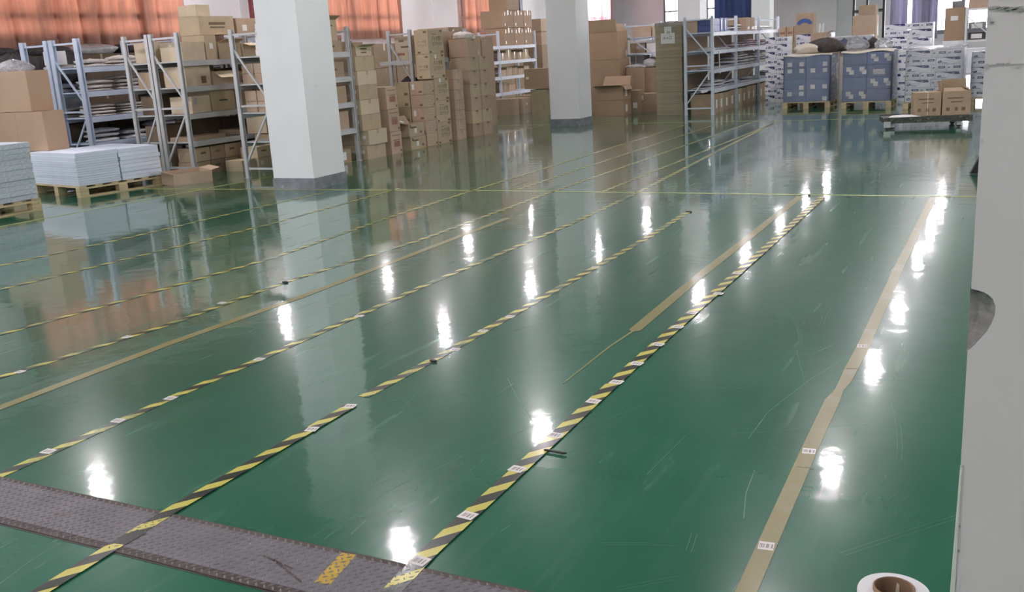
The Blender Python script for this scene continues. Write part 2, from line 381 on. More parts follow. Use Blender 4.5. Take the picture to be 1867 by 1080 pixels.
def curtain(name, along, u0, u1, z0, z1, pos, material, label, folds, amp=.05, seed=0, group=None):
    rnd = random.Random(seed); mb = MB(); n = int((u1-u0)/.03); ph = [rnd.uniform(0, 6.3) for _ in range(4)]; th = .004
    nz_ = 7
    for side in (0, 1):
        for j in range(nz_+1):
            t = j/nz_
            for i in range(n+1):
                u = u0+(u1-u0)*i/n; q = (u-u0)*folds
                w_ = (q+.22*math.sin(q*2.1+ph[1])+.10*math.sin(q*5.3+ph[2])+.06*t*math.sin(q+ph[3])) % 1.0
                d = amp*(.45*math.sin(q*6.283+ph[0])+.25*math.sin(q*13+ph[3])-1.9*math.exp(-((w_-.5)/.07)**2))
                uu = u+.02*math.sin(q*3+t*2.0+ph[1]); z = z0+(z1-z0)*t
                mb.v.append((pos+d+side*th, uu, z) if along == 'y' else (uu, pos+d+side*th, z))
    N = (n+1)*(nz_+1)
    for side in (0, 1):
        for j in range(nz_):
            for i in range(n):
                a = side*N+j*(n+1)+i; q = (a, a+1, a+n+2, a+n+1); mb.f.append(q if side else q[::-1])
    o = mb.build(name, material, smooth=True)
    if label: tag(o, label, 'curtain', group)
    return o
cl = [(3.0, 8.0), (11.2, 16.25), (19.8, 24.7), (28.3, 31.9), (36.6, 41.8)]
nm = [None, 'wide salmon curtain at the far left, behind the first racks',
      'salmon curtain between the two white columns, above the shelf with open boxes',
      'narrow salmon curtain left of the big stacked brown cartons', 'bright pink curtain right of the second white column']
for i, (a, b) in enumerate(cl):
    if i == 0: continue
    pm = PINKC if i == 4 else SALMON
    h = (b-a)/2
    o = curtain('curtain', 'y', a, b, 2.06 if i < 4 else 2.2, 3.98, XL+.12, pm, nm[i], 1.5, .07, seed=i)
    MB().tube((XL+.14, a-.15, 4.0), (XL+.14, b+.15, 4.0), .018).build('curtain_rail', STEELG, o)
curtain('curtain', 'x', -11.75, -10.1, 2.25, 4.0, YF-.14, BLUEC_, 'dark blue curtain on the far wall behind the pale blue shelving', 3.2, .06, seed=11)
curtain('curtain', 'x', -4.45, -3.9, 1.0, 4.0, YF-.16, LILAC, 'plain lilac curtain at the left end of the bright far window', 3.5, .05, seed=12)
curtain('curtain', 'x', -3.75, -2.8, 1.0, 4.0, YF-.14, LILAC, 'gathered purple and lilac curtain in the middle of the bright far window', 6, .08, seed=13)

def column(x0, x1, y0, y1, label, m_=COLM, skirt=True):
    b = MB().box(x0, x1, y0, y1, 0, ZC).build('column', m_); struct(b, label)
    if skirt:
        s_ = .012
        k = MB()
        k.box(x0-s_, x1+s_, y0-s_, y0, 0, .14); k.box(x0-s_, x1+s_, y1, y1+s_, 0, .14); k.box(x0-s_, x0, y0, y1, 0, .14); k.box(x1, x1+s_, y0, y1, 0, .14)
        k.build('baseboard', SKIRT, b)
    return b
for i, y in enumerate((1.02, 9.42, 17.75, 26.2, 34.6)):
    if i: column(-8.12, -7.5, y, y+.63, ['', 'nearest white square column with grey skirting, by the grey racks', 'second white square column, further back in the same row',
                 'third white column behind the shelf by the far windows', 'fourth white column beside the blue curtain'][i])
    column(XL, XL+.3, y, y+.63, 'white pilaster on the left wall', WALLM, False)
column(.02, .65, 9.42, 10.05, 'white column hidden behind the near right column'); column(.02, .65, 17.75, 18.4, 'white column at the right, far row')
column(-7.9, -6.6, 42.9, 43.4, 'shallow pier on the far wall', WALLM, False)
MB().tube((XL+.42, 18.02, 0), (XL+.42, 18.02, ZC), .075, 16).build('pipe', RED)
tag(bpy.data.objects['pipe'], 'dark red vertical pipe on the left wall beside the first white column', 'pipe')

# near column at the right edge, with a gouge in its corner and a plastic corner bead
nx0, ny0 = -.0245, 1.02
nc = MB(); outl = []
g1 = onY(1776, 527, ny0); g2 = onY(1766, 641, ny0)
gH = g1.z-g2.z; gz = [(g1.z-q*gH, d_) for q, d_ in ((0, 0), (.02, .006), (.06, .014), (.14, .0195), (.26, .0225), (.40, .0225), (.54, .020), (.66, .0165), (.78, .011), (.88, .0065), (.95, .003), (1, 0))]
ring = [(0, 0)]+[(z, d) for z, d in reversed(gz)]+[(ZC, 0)]
# front sheet of the column with the bite cut out of its left edge
b0 = len(nc.v)
for z, d in ring:
    nc.v += [(nx0+d, ny0, z), (nx0+.6, ny0, z), (nx0+d*.6, ny0+.05+d*.6, z), (nx0, ny0+.63, z)]
for i in range(len(ring)-1):
    a = b0+4*i; c = a+4
    nc.f += [(a, a+1, c+1, c), (a+2, a, c, c+2), (a+3, a+2, c+2, c+3)]
nc.v += [(nx0+.6, ny0, 0), (nx0+.6, ny0, ZC), (nx0+.6, ny0+.63, 0), (nx0+.6, ny0+.63, ZC)]
k = len(nc.v)-4; e0 = b0+3; e1 = b0+4*(len(ring)-1)+3
nc.f += [(k, k+2, k+3, k+1), (e0, e1, k+3, k+2)]
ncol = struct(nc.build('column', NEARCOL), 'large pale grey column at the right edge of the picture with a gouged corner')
cm = MB()  # broken plaster inside the bite
n0 = len(cm.v)
for i, (z, d) in enumerate(gz):
    for t in (0, .33, .66, 1): cm.v.append((nx0+d*1.04*(1-t)-.001+.0*t, ny0+.0012+.03*math.sin(t*1.57)*(.3+d*40)*.5, z+.0015*math.sin(i*5+t*9)))
for i in range(len(gz)-1):
    for t in range(3): a = n0+i*4+t; cm.f.append((a, a+1, a+5, a+4))
cm.build('exposed_plaster', PLASTER, ncol)
# thin raised rim of paint, chips along the edge and a repair seam
def chip(x, y, w, h, mt=PLASTER, name='paint_chip', seed=0):
    p = onY(x, y, ny0); r_ = random.Random(seed); pts = []
    for i in range(9):
        a = i*2*math.pi/9; q = r_.uniform(.6, 1.1); pts.append((w/2*math.cos(a)*q, h/2*math.sin(a)*q))
    MM = Matrix.Translation((p.x, ny0-.0004, p.z)) @ Matrix.Rotation(R(90), 4, 'X')
    MB().prism(pts, MM, .0006).build(name, mt, ncol)
SMEAR = mat('dirt_smear', (.33, .33, .30), .8, var=.35, scale=60)
PATCH = mat('old_grey_paint', (.52, .52, .50), .7, var=.2, scale=30)
for k_, (x, y, w, h, mt_) in enumerate([(1812, 14, .012, .0035, SMEAR), (1828, 15, .014, .0030, SMEAR), (1843, 16, .012, .0040, SMEAR), (1858, 18, .016, .0035, SMEAR), (1802, 33, .0035, .008, PATCH), (1799, 122, .005, .006, PATCH), (1820, 116, .006, .0012, SMEAR), (1829, 116, .004, .0016, SMEAR), (1838, 115, .005, .0012, SMEAR), (1856, 121, .007, .0025, PATCH),
                               (1755, 850, .003, .005, PATCH), (1751, 905, .002, .006, PATCH), (1749, 960, .003, .0035, PLASTER), (1748, 1005, .0025, .004, PLASTER), (1747, 1062, .004, .012, PATCH), (1790, 256, .003, .005, PATCH), (1809, 41, .004, .002, PLASTER), (1838, 20, .003, .002, PLASTER)]):
    chip(x, y, w, h, mt_, seed=k_)
for zz, nm_ in ((onY(1830, 14, ny0).z, 'seam'), (onY(1830, 118, ny0).z, 'seam')):
    MB().box(nx0+.001, nx0+.598, ny0-.0008, ny0, zz, zz+.0005).build(nm_, PATCH, ncol)
bz = onY(1752, 850, ny0).z
bead = MB(); bead.v += [(nx0-.0005, ny0+.002, bz), (nx0+.0015, ny0-.0015, bz), (nx0+.0015, ny0-.0015, 0), (nx0-.012, ny0-.004, 0), (nx0-.003, ny0-.001, .9), (nx0-.0035, ny0+.004, .9), (nx0-.012, ny0+.004, 0)]
bead.f += [(0, 1, 2, 3, 4), (0, 4, 5), (4, 3, 6, 5)]
bead.build('corner_bead', BEAD, ncol)

# ceiling lamps: a grid of bell lamps, seen mirrored in the floor; unseen row behind the camera added to brighten the near column
def lamp(x, y, on, label):
    zl = 4.0; e = empty('ceiling_lamp', (x, y, zl), 0, label, 'lamp', 'ceiling lamps mirrored in the floor')
    MB().lathe([(.17, 0), (.185, .01), (.15, .10), (.08, .16), (.05, .2)], 24, None).build('housing', LAMPH, e)
    MB().lathe([(.082, -.012), (.088, -.002)], 24).build('diffuser', LAMPE if on else LAMPOFF, e)
    MB().tube((0, 0, .2), (0, 0, ZC-zl), .012, 8).build('rod', LAMPH, e)
for x in (-14.25, -10.1, -5.95, -1.8, 2.35, 6.5):
    for y in (-4.0, 0.0, 4.2, 8.35, 12.15, 16.35, 20.45, 24.8, 29.0, 33.2, 37.3):
        off = (x, y) in ((-5.95, 16.35), (-14.25, 12.15))
        rn = {-14.25: 'row by the left wall', -10.1: 'row over the left racks', -5.95: 'row left of the middle', -1.8: 'row over the tan tape', 2.35: 'row right of the near column', 6.5: 'row by the right wall'}[x]
        yn = {-4.0: 'added behind the camera', 0.0: 'above the camera', 4.2: 'first before the camera', 8.35: 'second before the camera', 12.15: 'third before the camera', 16.35: 'fourth before the camera', 20.45: 'fifth before the camera', 24.8: 'sixth before the camera', 29.0: 'seventh before the camera', 33.2: 'eighth before the camera', 37.3: 'farthest from the camera'}[y]
        lamp(-10.9 if (x, y) == (-10.1, 8.35) else x, y, not off, ('round' if not off else 'unlit round')+' ceiling lamp of the '+rn+', '+yn)

# ---------------------------------------------------------------- threshold plate in the floor
PY0, PY1, PX0, PX1 = 1.930, 2.205, -4.6, -.25
pl = empty('checker_plate', (0, 0, 0), 0, 'grey steel checker plate strip set across the green floor at the lower left', 'metal plate')
MB().box(PX0, PX1, PY0+.036, PY1-.022, 0, .004).build('plate', STEELP, pl)
MB().box(PX0, PX1, PY0+.002, PY0+.035, 0, .003).build('edge_strip', RUST, pl)
MB().box(PX0, PX1, PY1-.021, PY1-.002, 0, .0035).build('edge_strip', RUST, pl)
MB().box(PX0, PX1, PY0-.006, PY0+.001, 0, .001).build('gap', BLACKM, pl); MB().box(PX0, PX1, PY1-.003, PY1+.004, 0, .001).build('gap', BLACKM, pl)
st = MB(); rr_ = 0
yy = PY0+.012; row = 0
while yy < PY1-.008:
    x = PX0+.01+(.0155 if row % 2 else 0)
    while x < PX1-.01:
        ang = R(45) if row % 2 else R(-45)
        if .0 < 1:
            Mx = Matrix.Translation((x, yy, .0035)) @ Matrix.Rotation(ang, 4, 'Z'); b = len(st.v)
            for q in ((-.0135, 0, 0), (0, -.0046, 0), (.0135, 0, 0), (0, .0046, 0), (-.005, 0, .0034), (.005, 0, .0034)): st.v.append(tuple(Mx @ Vector(q)))
            st.f += [(b, b+1, b+4), (b+1, b+5, b+4), (b+1, b+2, b+5), (b+2, b+3, b+5), (b+3, b+4, b+5), (b+3, b, b+4)]
        x += .031
    yy += .0155; row += 1
so = st.build('raised_stud', STEELP, pl); so['kind'] = 'stuff'
MB().prism([(-1.765, 2.015), (-1.712, 2.022), (-1.742, 2.196), (-1.795, 2.19)], Matrix.Translation((0, 0, .004)), .0006).build('yellow_paint_mark', YPAINT, pl)
for (ax, ay, bx, by) in ((-1.98, 2.08, -1.80, 2.0), (-2.02, 2.085, -1.88, 2.055)):
    MB().bar((ax, ay, .0045), (bx, by, .0045), .008, .0008).build('rust_mark', RUST, pl)

# ---------------------------------------------------------------- floor tapes
def strip(name, pts, w, material, label, group='tape lines on the green floor', z=.0012, th=.0006):
    """tape along a polyline; local x across, local y along"""
    o = Vector((pts[0][0], pts[0][1], 0)); d = Vector((pts[-1][0]-pts[0][0], pts[-1][1]-pts[0][1], 0)); rz = math.atan2(-d.x, d.y)
    inv = Matrix.Rotation(-rz, 4, 'Z') @ Matrix.Translation(-o); mb = MB()
    P = [inv @ Vector((p[0], p[1], 0)) for p in pts]
    for i, p in enumerate(P):
        ww = pts[i][2]/2 if len(pts[i]) > 2 else w/2
        for zz in (0, th): mb.v += [(p.x-ww, p.y, zz), (p.x+ww, p.y, zz)]
    for i in range(len(P)-1):
        a = 4*i; c = a+4; mb.f += [(a+2, a+3, c+3, c+2), (a+1, a, c, c+1), (a, a+2, c+2, c), (a+3, a+1, c+1, c+3)]
    mb.f += [(0, 1, 3, 2), (len(mb.v)-4, len(mb.v)-2, len(mb.v)-1, len(mb.v)-3)]
    ob = mb.build(name, material, None, (o.x, o.y, z), rz); tag(ob, label, 'floor tape', group); return ob
def sticker(tape, x, y, w=.05, h=.042, rz=None, m_=None):
    T = Matrix.Rotation(-tape.rotation_euler.z, 4, 'Z') @ (Vector((x, y, 0))-Vector((tape.location.x, tape.location.y, 0)))
    o = MB().box(-w/2, w/2, -h/2, h/2, 0, .0006).build('paper_label', m_ or BARC, tape, (T.x, T.y, .0008), (rz or 0))
    return o
def wob(x, y0, y1, n=14, a=.008, seed=0, x1=None):
    r_ = random.Random(seed); x1 = x if x1 is None else x1
    return [(x+(x1-x)*i/n+r_.uniform(-a, a)*(0 if i in (0, n) else 1), y0+(y1-y0)*i/n) for i in range(n+1)]
t1 = strip('tan_tape', [(-.577, 2.25), (-.594, 3.45), (-.597, 4.0, .06), (-.590, 4.14, .036), (-.583, 4.25, .05), (-.582, 4.44), (-.576, 4.82), (-.585, 6.5), (-.580, 9.45)], .058, BEIGE, 'tan tape line nearest the right column, running away from the camera')
for (px_, py_) in ((1397, 997), (1475, 824), (1572, 632)):
    p = onZ(px_, py_); sticker(t1, p.x, p.y, .046, .05, .1)
MB().box(-.03, .03, -.001, .001, 0, .0004).build('tape_joint', BLACKTP, t1, (0, onZ(1467, 854).y-2.25, .001), .05)
MB().box(-.028, .03, -.002, .002, 0, .0004).build('tape_joint', BLACKTP, t1, (0, onZ(1551, 673).y-2.25, .001), .2)
t2 = strip('hazard_tape', [(-1.50, 1.8), (-1.535, 2.3), (-1.54, 3.2), (-1.547, 4.2), (-1.542, 5.25), (-1.53, 7.4), (-1.53, 9.35)], .062, HAZ, 'yellow and black hazard tape line crossing the steel plate in the lower middle', z=.0048)
for q in ((765, 1026), (853, 943), (943, 858), (1082, 734), (1124, 699), (1161, 665), (1012, 796), (1200, 630), (1236, 598), (1262, 572), (1310, 537), (1345, 500)):
    p = onZ(*q); sticker(t2, p.x, p.y, .058, .05, R(-6))
p = onZ(998, 826); MB().prism([(-.03, -.004), (.055, .006), (.062, .016), (.02, .012), (-.028, .004)], None, .006).build('peeled_flap', BLACKTP, t2, (.012, p.y-1.8, .0005), R(-12))
t2b = strip('tan_tape', [(-1.768, 3.86, .006), (-1.766, 4.45, .012), (-1.745, 4.74, .016), (-1.742, 4.76, .066), (-1.755, 6.0), (-1.735, 9.40)], .068, BEIGE, 'tan tape line torn to a thin strip at its near end, beside the hazard tape')
t3 = strip('hazard_tape', [(-2.52, 1.6), (-2.552, 2.25), (-2.558, 3.3)], .058, HAZ, 'hazard tape line crossing the left part of the steel plate', z=.0048)
t3b = strip('hazard_tape', [(-2.575, 3.42), (-2.545, 4.1), (-2.535, 5.4), (-2.515, 7.25), (-2.548, 8.45)], .056, HAZW, 'hazard tape line continuing past a torn gap, third from the right')
for q in ((640, 742), (569, 785)): p = onZ(*q); sticker(t3, min(p.x, -2.53), min(p.y, 3.29), .05, .05, .2)
for q in ((880, 604), (930, 578), (1085, 488), (830, 638)): p = onZ(*q); sticker(t3b, p.x, p.y, .05, .045, .1)
p = onZ(235, 982); MB().prism([(-.03, -.05), (.02, -.045), (.03, .04), (-.02, .05)], None, .0008).build('black_tape_scrap', BLACKTP, t3, (-.0, p.y-1.6, .0008), .05)
t4 = strip('hazard_tape', [(-3.46, 2.0), (-3.47, 3.1), (-3.462, 3.72), (-3.455, 4.6), (-3.462, 5.33), (-3.385, 7.7), (-3.405, 9.5), (-3.60, 14.3), (-3.70, 17.8)], .055, HAZW, 'long hazard tape line fourth from the right, starting at the left edge of the plate')
for q in ((88, 824), (215, 768), (311, 727), (473, 656), (655, 577)): p = onZ(*q); sticker(t4, p.x, p.y, .055, .045, .1)
strip('tan_tape', [(-4.20, 2.3), (-4.195, 3.8), (-4.13, 4.9), (-4.10, 7.9)], .066, BEIGE, 'faded tan tape line running from the left edge to the middle of the floor')
t6 = strip('hazard_tape', [(-4.66, 2.9), (-4.52, 4.1), (-4.53, 5.25), (-4.38, 6.8), (-4.37, 9.4), (-4.15, 17.7)], .052, HAZW, 'hazard tape line just beyond the faded tan line')
for q in ((36, 679), (232, 615), (405, 553), (520, 514)): p = onZ(*q); sticker(t6, p.x, p.y, .05, .045, .1)
strip('hazard_tape', [(-5.48, 3.3), (-5.35, 4.4), (-5.22, 5.95), (-5.33, 7.7), (-5.36, 9.6), (-5.28, 17.6)], .052, HAZW, 'hazard tape line reflected beside the nearest white column')
strip('hazard_tape', [(-6.66, 4.2), (-6.54, 5.5), (-6.38, 7.2), (-6.4, 9.6)], .05, HAZW, 'hazard tape line second from the pallets')
strip('hazard_tape', [(-7.52, 5.0), (-7.36, 6.5), (-7.32, 7.6), (-7.2, 9.3)], .05, HAZW, 'hazard tape line nearest the pallets at the left')
strip('hazard_tape', [(-4.85, 9.65), (-4.72, 17.6)], .045, HAZW, 'hazard tape line starting at the yellow cross line, left of the column mirror image')
strip('hazard_tape', [(-3.80, 9.57), (-3.69, 17.4)], .045, HAZW, 'hazard tape line beyond the yellow cross line, rightmost there')
strip('yellow_line_tape', [(-10.6, 9.30), (-5.1, 9.515), (-1.05, 9.50), (.1, 9.52)], .035, LINEY, 'thin yellow line crossing the floor at the foot of the nearest column')
strip('yellow_line_tape', [(-11.0, 18.2), (-5.9, 18.05), (-2.0, 17.9)], .05, LINEY, 'thin yellow line crossing the floor in front of the far racks and pallets')
strip('yellow_line_tape', [(-5.3, 19.75), (-.5, 19.3)], .045, LINEY, 'thin yellow line right in front of the wrapped pallets')
strip('yellow_line_tape', [(-9.6, 6.1), (-8.95, 12.0), (-8.4, 18.0)], .035, LINEY, 'thin yellow line along the front of the left racks')
# scratches worn into the epoxy: joined, too fine to pick apart
sm = MB(); rs = random.Random(11)
def scratch(pts, w):
    for (xa, ya), (xb, yb) in zip(pts[:-1], pts[1:]):
        d = Vector((xb-xa, yb-ya, 0)); n_ = Vector((-d.y, d.x, 0)).normalized()*w/2; b = len(sm.v)
        for (x, y), sg in (((xa, ya), 1), ((xa, ya), -1), ((xb, yb), -1), ((xb, yb), 1)): sm.v.append((x+sg*n_.x, y+sg*n_.y, .0005))
        sm.f.append((b, b+1, b+2, b+3)) if n_.length else None
for i in range(170):
    x, y = rs.uniform(-8.5, -.2), 2.3+abs(rs.gauss(0, 1))*3.2; L = rs.uniform(.08, .75)*rs.choice((.5, 1, 1.4)); a = rs.choice((R(62), R(75), R(50), R(100), R(20)))+rs.uniform(-.2, .2); k = rs.uniform(-.5, .5); q = [(x, y)]
    for j in range(6): x += L/6*math.cos(a); y += L/6*math.sin(a); a += k*L/6; q.append((x, y))
    if rs.random() < .5:
        for o_ in range(rs.randint(2, 4)): scratch([(u+.018*o_, v-.006*o_) for u, v in q[:rs.randint(3, 7)]], .0009)
    else: scratch(q, rs.uniform(.0010, .0018))
for pl_ in (((740, 693), (790, 700), (850, 722)), ((742, 737), (762, 715)), ((1565, 640), (1480, 690), (1400, 752), (1365, 800)), ((1356, 945), (1360, 900), (1376, 858)), ((975, 775), (940, 720), (925, 690)), ((640, 975), (668, 948)), ((590, 985), (700, 900), (760, 870)), ((1180, 865), (1250, 795)), ((0, 1065), (60, 1020), (112, 990)), ((80, 1008), (108, 992))):
    scratch([tuple(onZ(*q)[:2]) for q in pl_], .0020)
so = sm.build('scratches', mat('worn_scratch', (.075, .185, .125), .35, var=.3, scale=8), bpy.data.objects['floor']); so['kind'] = 'stuff'
# small scraps on the floor
for k_, (x, y, s_, lb) in enumerate([(520, 516, .03, 'small dark scrap on the hazard tape below the nearest column'), (1256, 387, .045, 'small dark brown scrap on the tape line below the far column'),
                          (790, 660, .022, 'tiny dark scrap at the tape left of the lamp glare'), (1475, 357, .02, 'tiny dark scrap on the yellow cross line')]):
    p = onZ(x, y); r_ = random.Random(k_)
    o = MB().prism([(math.cos(a)*s_*r_.uniform(.5, 1), math.sin(a)*s_*r_.uniform(.4, .9)) for a in (0, .9, 1.8, 2.7, 3.6, 4.5, 5.4)], None, .008).build('debris_scrap', BLACKTP, None, (p.x, p.y, .002)); tag(o, lb, 'scrap')

# ---------------------------------------------------------------- stretch film roll
rl = empty('stretch_film_roll', (-.142, 1.745, 0), 0, 'white roll of stretch film standing on its cardboard core at the bottom right', 'film roll')
MB().lathe([(.063, .015), (.065, .02), (.065, .478), (.063, .483), (.0375, .483)], 48, None, False).build('film', FILMW, rl, smooth=False)
MB().lathe([(.0375, 0), (.0375, .490), (.0345, .492), (.0335, .490), (.0335, .0)], 48, None, False).build('core', COREC, rl)
MB().prism([(-.004, -.012), (.004, -.012), (.002, .012), (-.002, .012)], Matrix.Translation((.004, .0325, .470)) @ Matrix.Rotation(R(80), 4, 'X'), .001).build('torn_flap', PAPERC, rl)
# black item peeking out behind the near column
p = onZ(1769, 318)
o = MB().prism([(0, 0), (.45, 0), (.26, .36), (.18, .36)], Matrix.Translation((0, .03, 0)) @ Matrix.Rotation(R(90), 4, 'X'), .03).build('wedge_stand', BLACKM, None, (p.x, p.y, .004), R(25))
tag(o, 'black slanted stand on the floor peeking out behind the near right column', 'stand')

# ---------------------------------------------------------------- cartons
FACES = {'+x': (Vector((0, 1, 0)), Vector((1, 0, 0))), '-x': (Vector((0, -1, 0)), Vector((-1, 0, 0))), '-y': (Vector((1, 0, 0)), Vector((0, -1, 0))), '+y': (Vector((-1, 0, 0)), Vector((0, 1, 0)))}
def face_matrix(face, u, v, sx, sy, sz):
    """matrix taking (right, up, out) on a face to carton space; u, v 0..1"""
    if face == '+z': return Matrix(((1, 0, 0, (u-.5)*sx), (0, 1, 0, (v-.5)*sy), (0, 0, 1, sz), (0, 0, 0, 1)))
    r_, nrm = FACES[face]; wid = sy if 'x' in face else sx; dep = sx if 'x' in face else sy
    p = nrm*dep/2+r_*(u-.5)*wid+Vector((0, 0, v*sz)); z = Vector((0, 0, 1))
    return Matrix(((r_.x, 0, nrm.x, p.x), (r_.y, 0, nrm.y, p.y), (r_.z, 1, nrm.z, p.z), (0, 0, 0, 1)))
def patch(o, S, face, u, v, w, h, m_, name='label', th=.0015, pts=None):
    MM = face_matrix(face, u, v, *S)
    if pts is None: pts = [(-w/2, -h/2), (w/2, -h/2), (w/2, h/2), (-w/2, h/2)]
    return MB().prism(pts, MM, th+.0015).build(name, m_, o)
_txt = {}
def text_part(o, S, face, u, v, string, size, m_, name='print', sx=1.0):
    if (string, size) not in _txt:
        cu = bpy.data.curves.new('t', 'FONT'); cu.body = string; cu.size = size; cu.align_x = 'CENTER'; cu.align_y = 'CENTER'; cu.resolution_u = 2; cu.extrude = .0005
        ob = bpy.data.objects.new('t', cu); COL.objects.link(ob); bpy.context.view_layer.update()
        me = bpy.data.meshes.new_from_object(ob.evaluated_get(bpy.context.evaluated_depsgraph_get())); bpy.data.objects.remove(ob); _txt[(string, size)] = me
    me = _txt[(string, size)].copy(); me.materials.clear(); me.materials.append(m_)
    ob = bpy.data.objects.new(name, me); COL.objects.link(ob); ob.parent = o
    MM = face_matrix(face, u, v, *S) @ Matrix.Translation((0, 0, .0025)) @ Matrix.Diagonal((sx, 1, 1, 1)); me.transform(MM); return ob
CN = [0]
def carton(cx, cy, z0, sx, sy, sz, label, group=None, m_=None, rz=0.0, tape=None, decals=(), opened=None, name='cardboard_box', cat='box', tilt=None, seal='y', jit=1.0):
    """closed: a slightly bulging box with top flaps and a centre seam; opened: walls, inside and four flaps"""
    CN[0] += 1; r_ = random.Random(CN[0]); m_ = m_ or CARD[0]; hx, hy = sx/2, sy/2; g = .003
    if opened is None:
        mb = MB(); k = .001
        # body with soft vertical edges (8-gon) and a seam groove on top
        c = min(.006, sx*.04)
        pts = [(-hx+c, -hy), (hx-c, -hy), (hx, -hy+c), (hx, hy-c), (hx-c, hy), (-hx+c, hy), (-hx, hy-c), (-hx, -hy+c)]
        b = 0; top = sz-.004
        zs = [0, sz*.5, top]; bul = [0, k, 0]
        for z, q in zip(zs, bul): mb.v += [(x*(1+q/hx), y*(1+q/hy), z) for x, y in pts]
        for j in range(2):
            for i in range(8): mb.f.append((j*8+i, j*8+(i+1) % 8, (j+1)*8+(i+1) % 8, (j+1)*8+i))
        mb.f += [tuple(reversed(range(8))), tuple(16+i for i in range(8))]
        if seal == 'y': mb.box(-hx+g, -.002, -hy+g, hy-g, top, sz); mb.box(.002, hx-g, -hy+g, hy-g, top, sz)
        else: mb.box(-hx+g, hx-g, -hy+g, -.002, top, sz); mb.box(-hx+g, hx-g, .002, hy-g, top, sz)
        o = mb.build(name, m_, None, (cx, cy, z0), rz)
    else:
        mb = MB(); t = .006
        mb.box(-hx, hx, -hy, hy, 0, t); mb.box(-hx, hx, -hy, -hy+t, t, sz); mb.box(-hx, hx, hy-t, hy, t, sz); mb.box(-hx, -hx+t, -hy+t, hy-t, t, sz); mb.box(hx-t, hx, -hy+t, hy-t, t, sz)
        o = mb.build(name, m_, None, (cx, cy, z0), rz)
        # opened = dict(face -> (length, angle from horizontal outwards; 90 = upright))
        for f_, (L, ang) in opened.items():
            a = R(ang); fm = MB(); w = (sy if 'x' in f_ else sx)/2-.01
            prof = [(-w, 0), (w, 0), (w-.02, L), (-w+.02, L)]
            rv, nv = FACES[f_]; p0 = nv*((hx if 'x' in f_ else hy))+Vector((0, 0, sz)); dr = nv*math.cos(a)+Vector((0, 0, math.sin(a))); nn = rv.cross(dr)
            MM = Matrix(((rv.x, dr.x, nn.x, p0.x), (rv.y, dr.y, nn.y, p0.y), (rv.z, dr.z, nn.z, p0.z), (0, 0, 0, 1)))
            fm.prism(prof, MM, .004).build('flap', m_, o)
        MB().box(-hx+t, hx-t, -hy+t, hy-t, t, sz*.55).build('contents', CARDIN, o)
    S = (sx, sy, sz)
    if tape:
        tm = TAPE if tape != 'g' else GLINT; w = .05
        if seal == 'y':
            tb = MB(); tb.box(-w/2, w/2, -hy-.001, hy+.001, sz, sz+.0015)
            for sg in (-1, 1): tb.box(-w/2, w/2, sg*hy-.0015+(-.001 if sg < 0 else .001), sg*hy+.0015, sz*.72, sz+.001)
        else:
            tb = MB(); tb.box(-hx-.001, hx+.001, -w/2, w/2, sz, sz+.0015)
            for sg in (-1, 1): tb.box(sg*hx-.0015, sg*hx+.0025, -w/2, w/2, sz*.72, sz+.001)
        tb.build('tape_strip', tm, o)
    for d in decals:
        if d[0] == 'text': text_part(o, S, *d[1:])
        else: patch(o, S, *d)
    tag(o, label, cat, group)
    if tilt: o.rotation_euler = (tilt[0], tilt[1], rz)
    return o
def span(x0, x1, y0, y1, z0, z1, label, **k):
    return carton((x0+x1)/2, (y0+y1)/2, z0, x1-x0, y1-y0, z1-z0, label, **k)
ORD = ['bottom']+[q+' lowest' for q in ('second', 'third', 'fourth', 'fifth', 'sixth', 'seventh', 'eighth', 'ninth')]
def ordn(i, n): return 'topmost' if i == n-1 else ORD[i]
XF = -8.80
# S1 tall plain stack beside the rack
zz = [0, .215, .445, .68, .905, 1.125, 1.335, 1.55]
for i in range(7):
    o_ = [0, .02, -.03, -.05, -.06, -.06, -.08][i]; y_ = [12.42, 12.46, 12.40, 12.42, 12.43, 12.43, 12.43][i]
    span(XF-.62+o_, XF+o_, y_, y_+.50, zz[i], zz[i+1]-.004, ordn(i, 7)+' plain tan box, tall stack right of the grey rack', group='plain tan boxes stacked in front of the left racks', m_=CARD[3 if i % 2 else 0],
         decals=[('-y', .86, .55, .06, .05, PAPER, 'label')], tape='t', seal='x')
    if i in (0, 1, 2, 4, 6):
        span(XF-1.15+o_, XF-.64+o_, y_+.02, y_+.5, zz[i], zz[i+1]-.004, ordn(i, 7)+' darker box just left of the tall plain stack', group='second row of plain boxes', m_=CARD[4], decals=[('-y', .8, .5, .07, .05, PAPER, 'label')])
    elif i in (3, 5):
        span(XF-1.15+o_, XF-.64+o_, y_+.0, y_+.48, zz[i], zz[i+1]-.004, ordn(i, 7)+' brown box just left of the tall plain stack', group='second row of plain boxes', m_=CARD[4])
# S2 red label stack
for i in range(3):
    z0 = i*.355; d_ = [0, -.01, -.02][i]
    span(XF-.36+d_, XF+d_, 13.09, 13.40, z0, z0+.35, ordn(i, 3)+' tan box with a red printed panel on its side', group='boxes with red panels', m_=CARD[2], tape='t',
         decals=[('+x', .52, .44, .16, .09, REDP, 'red_panel'), ('+x', .5, .62, .18, .012, INKB, 'print'), ('+x', .5, .84, .22, .01, INKB, 'print'), ('+x', .86, .12, .04, .03, INKB, 'print')])
    span(XF-.62+d_, XF-.38+d_, 13.12, 13.42, z0, z0+.35, ordn(i, 3)+' dim brown box behind the red-panel stack', group='boxes behind the red-panel stack', m_=CARD[1])
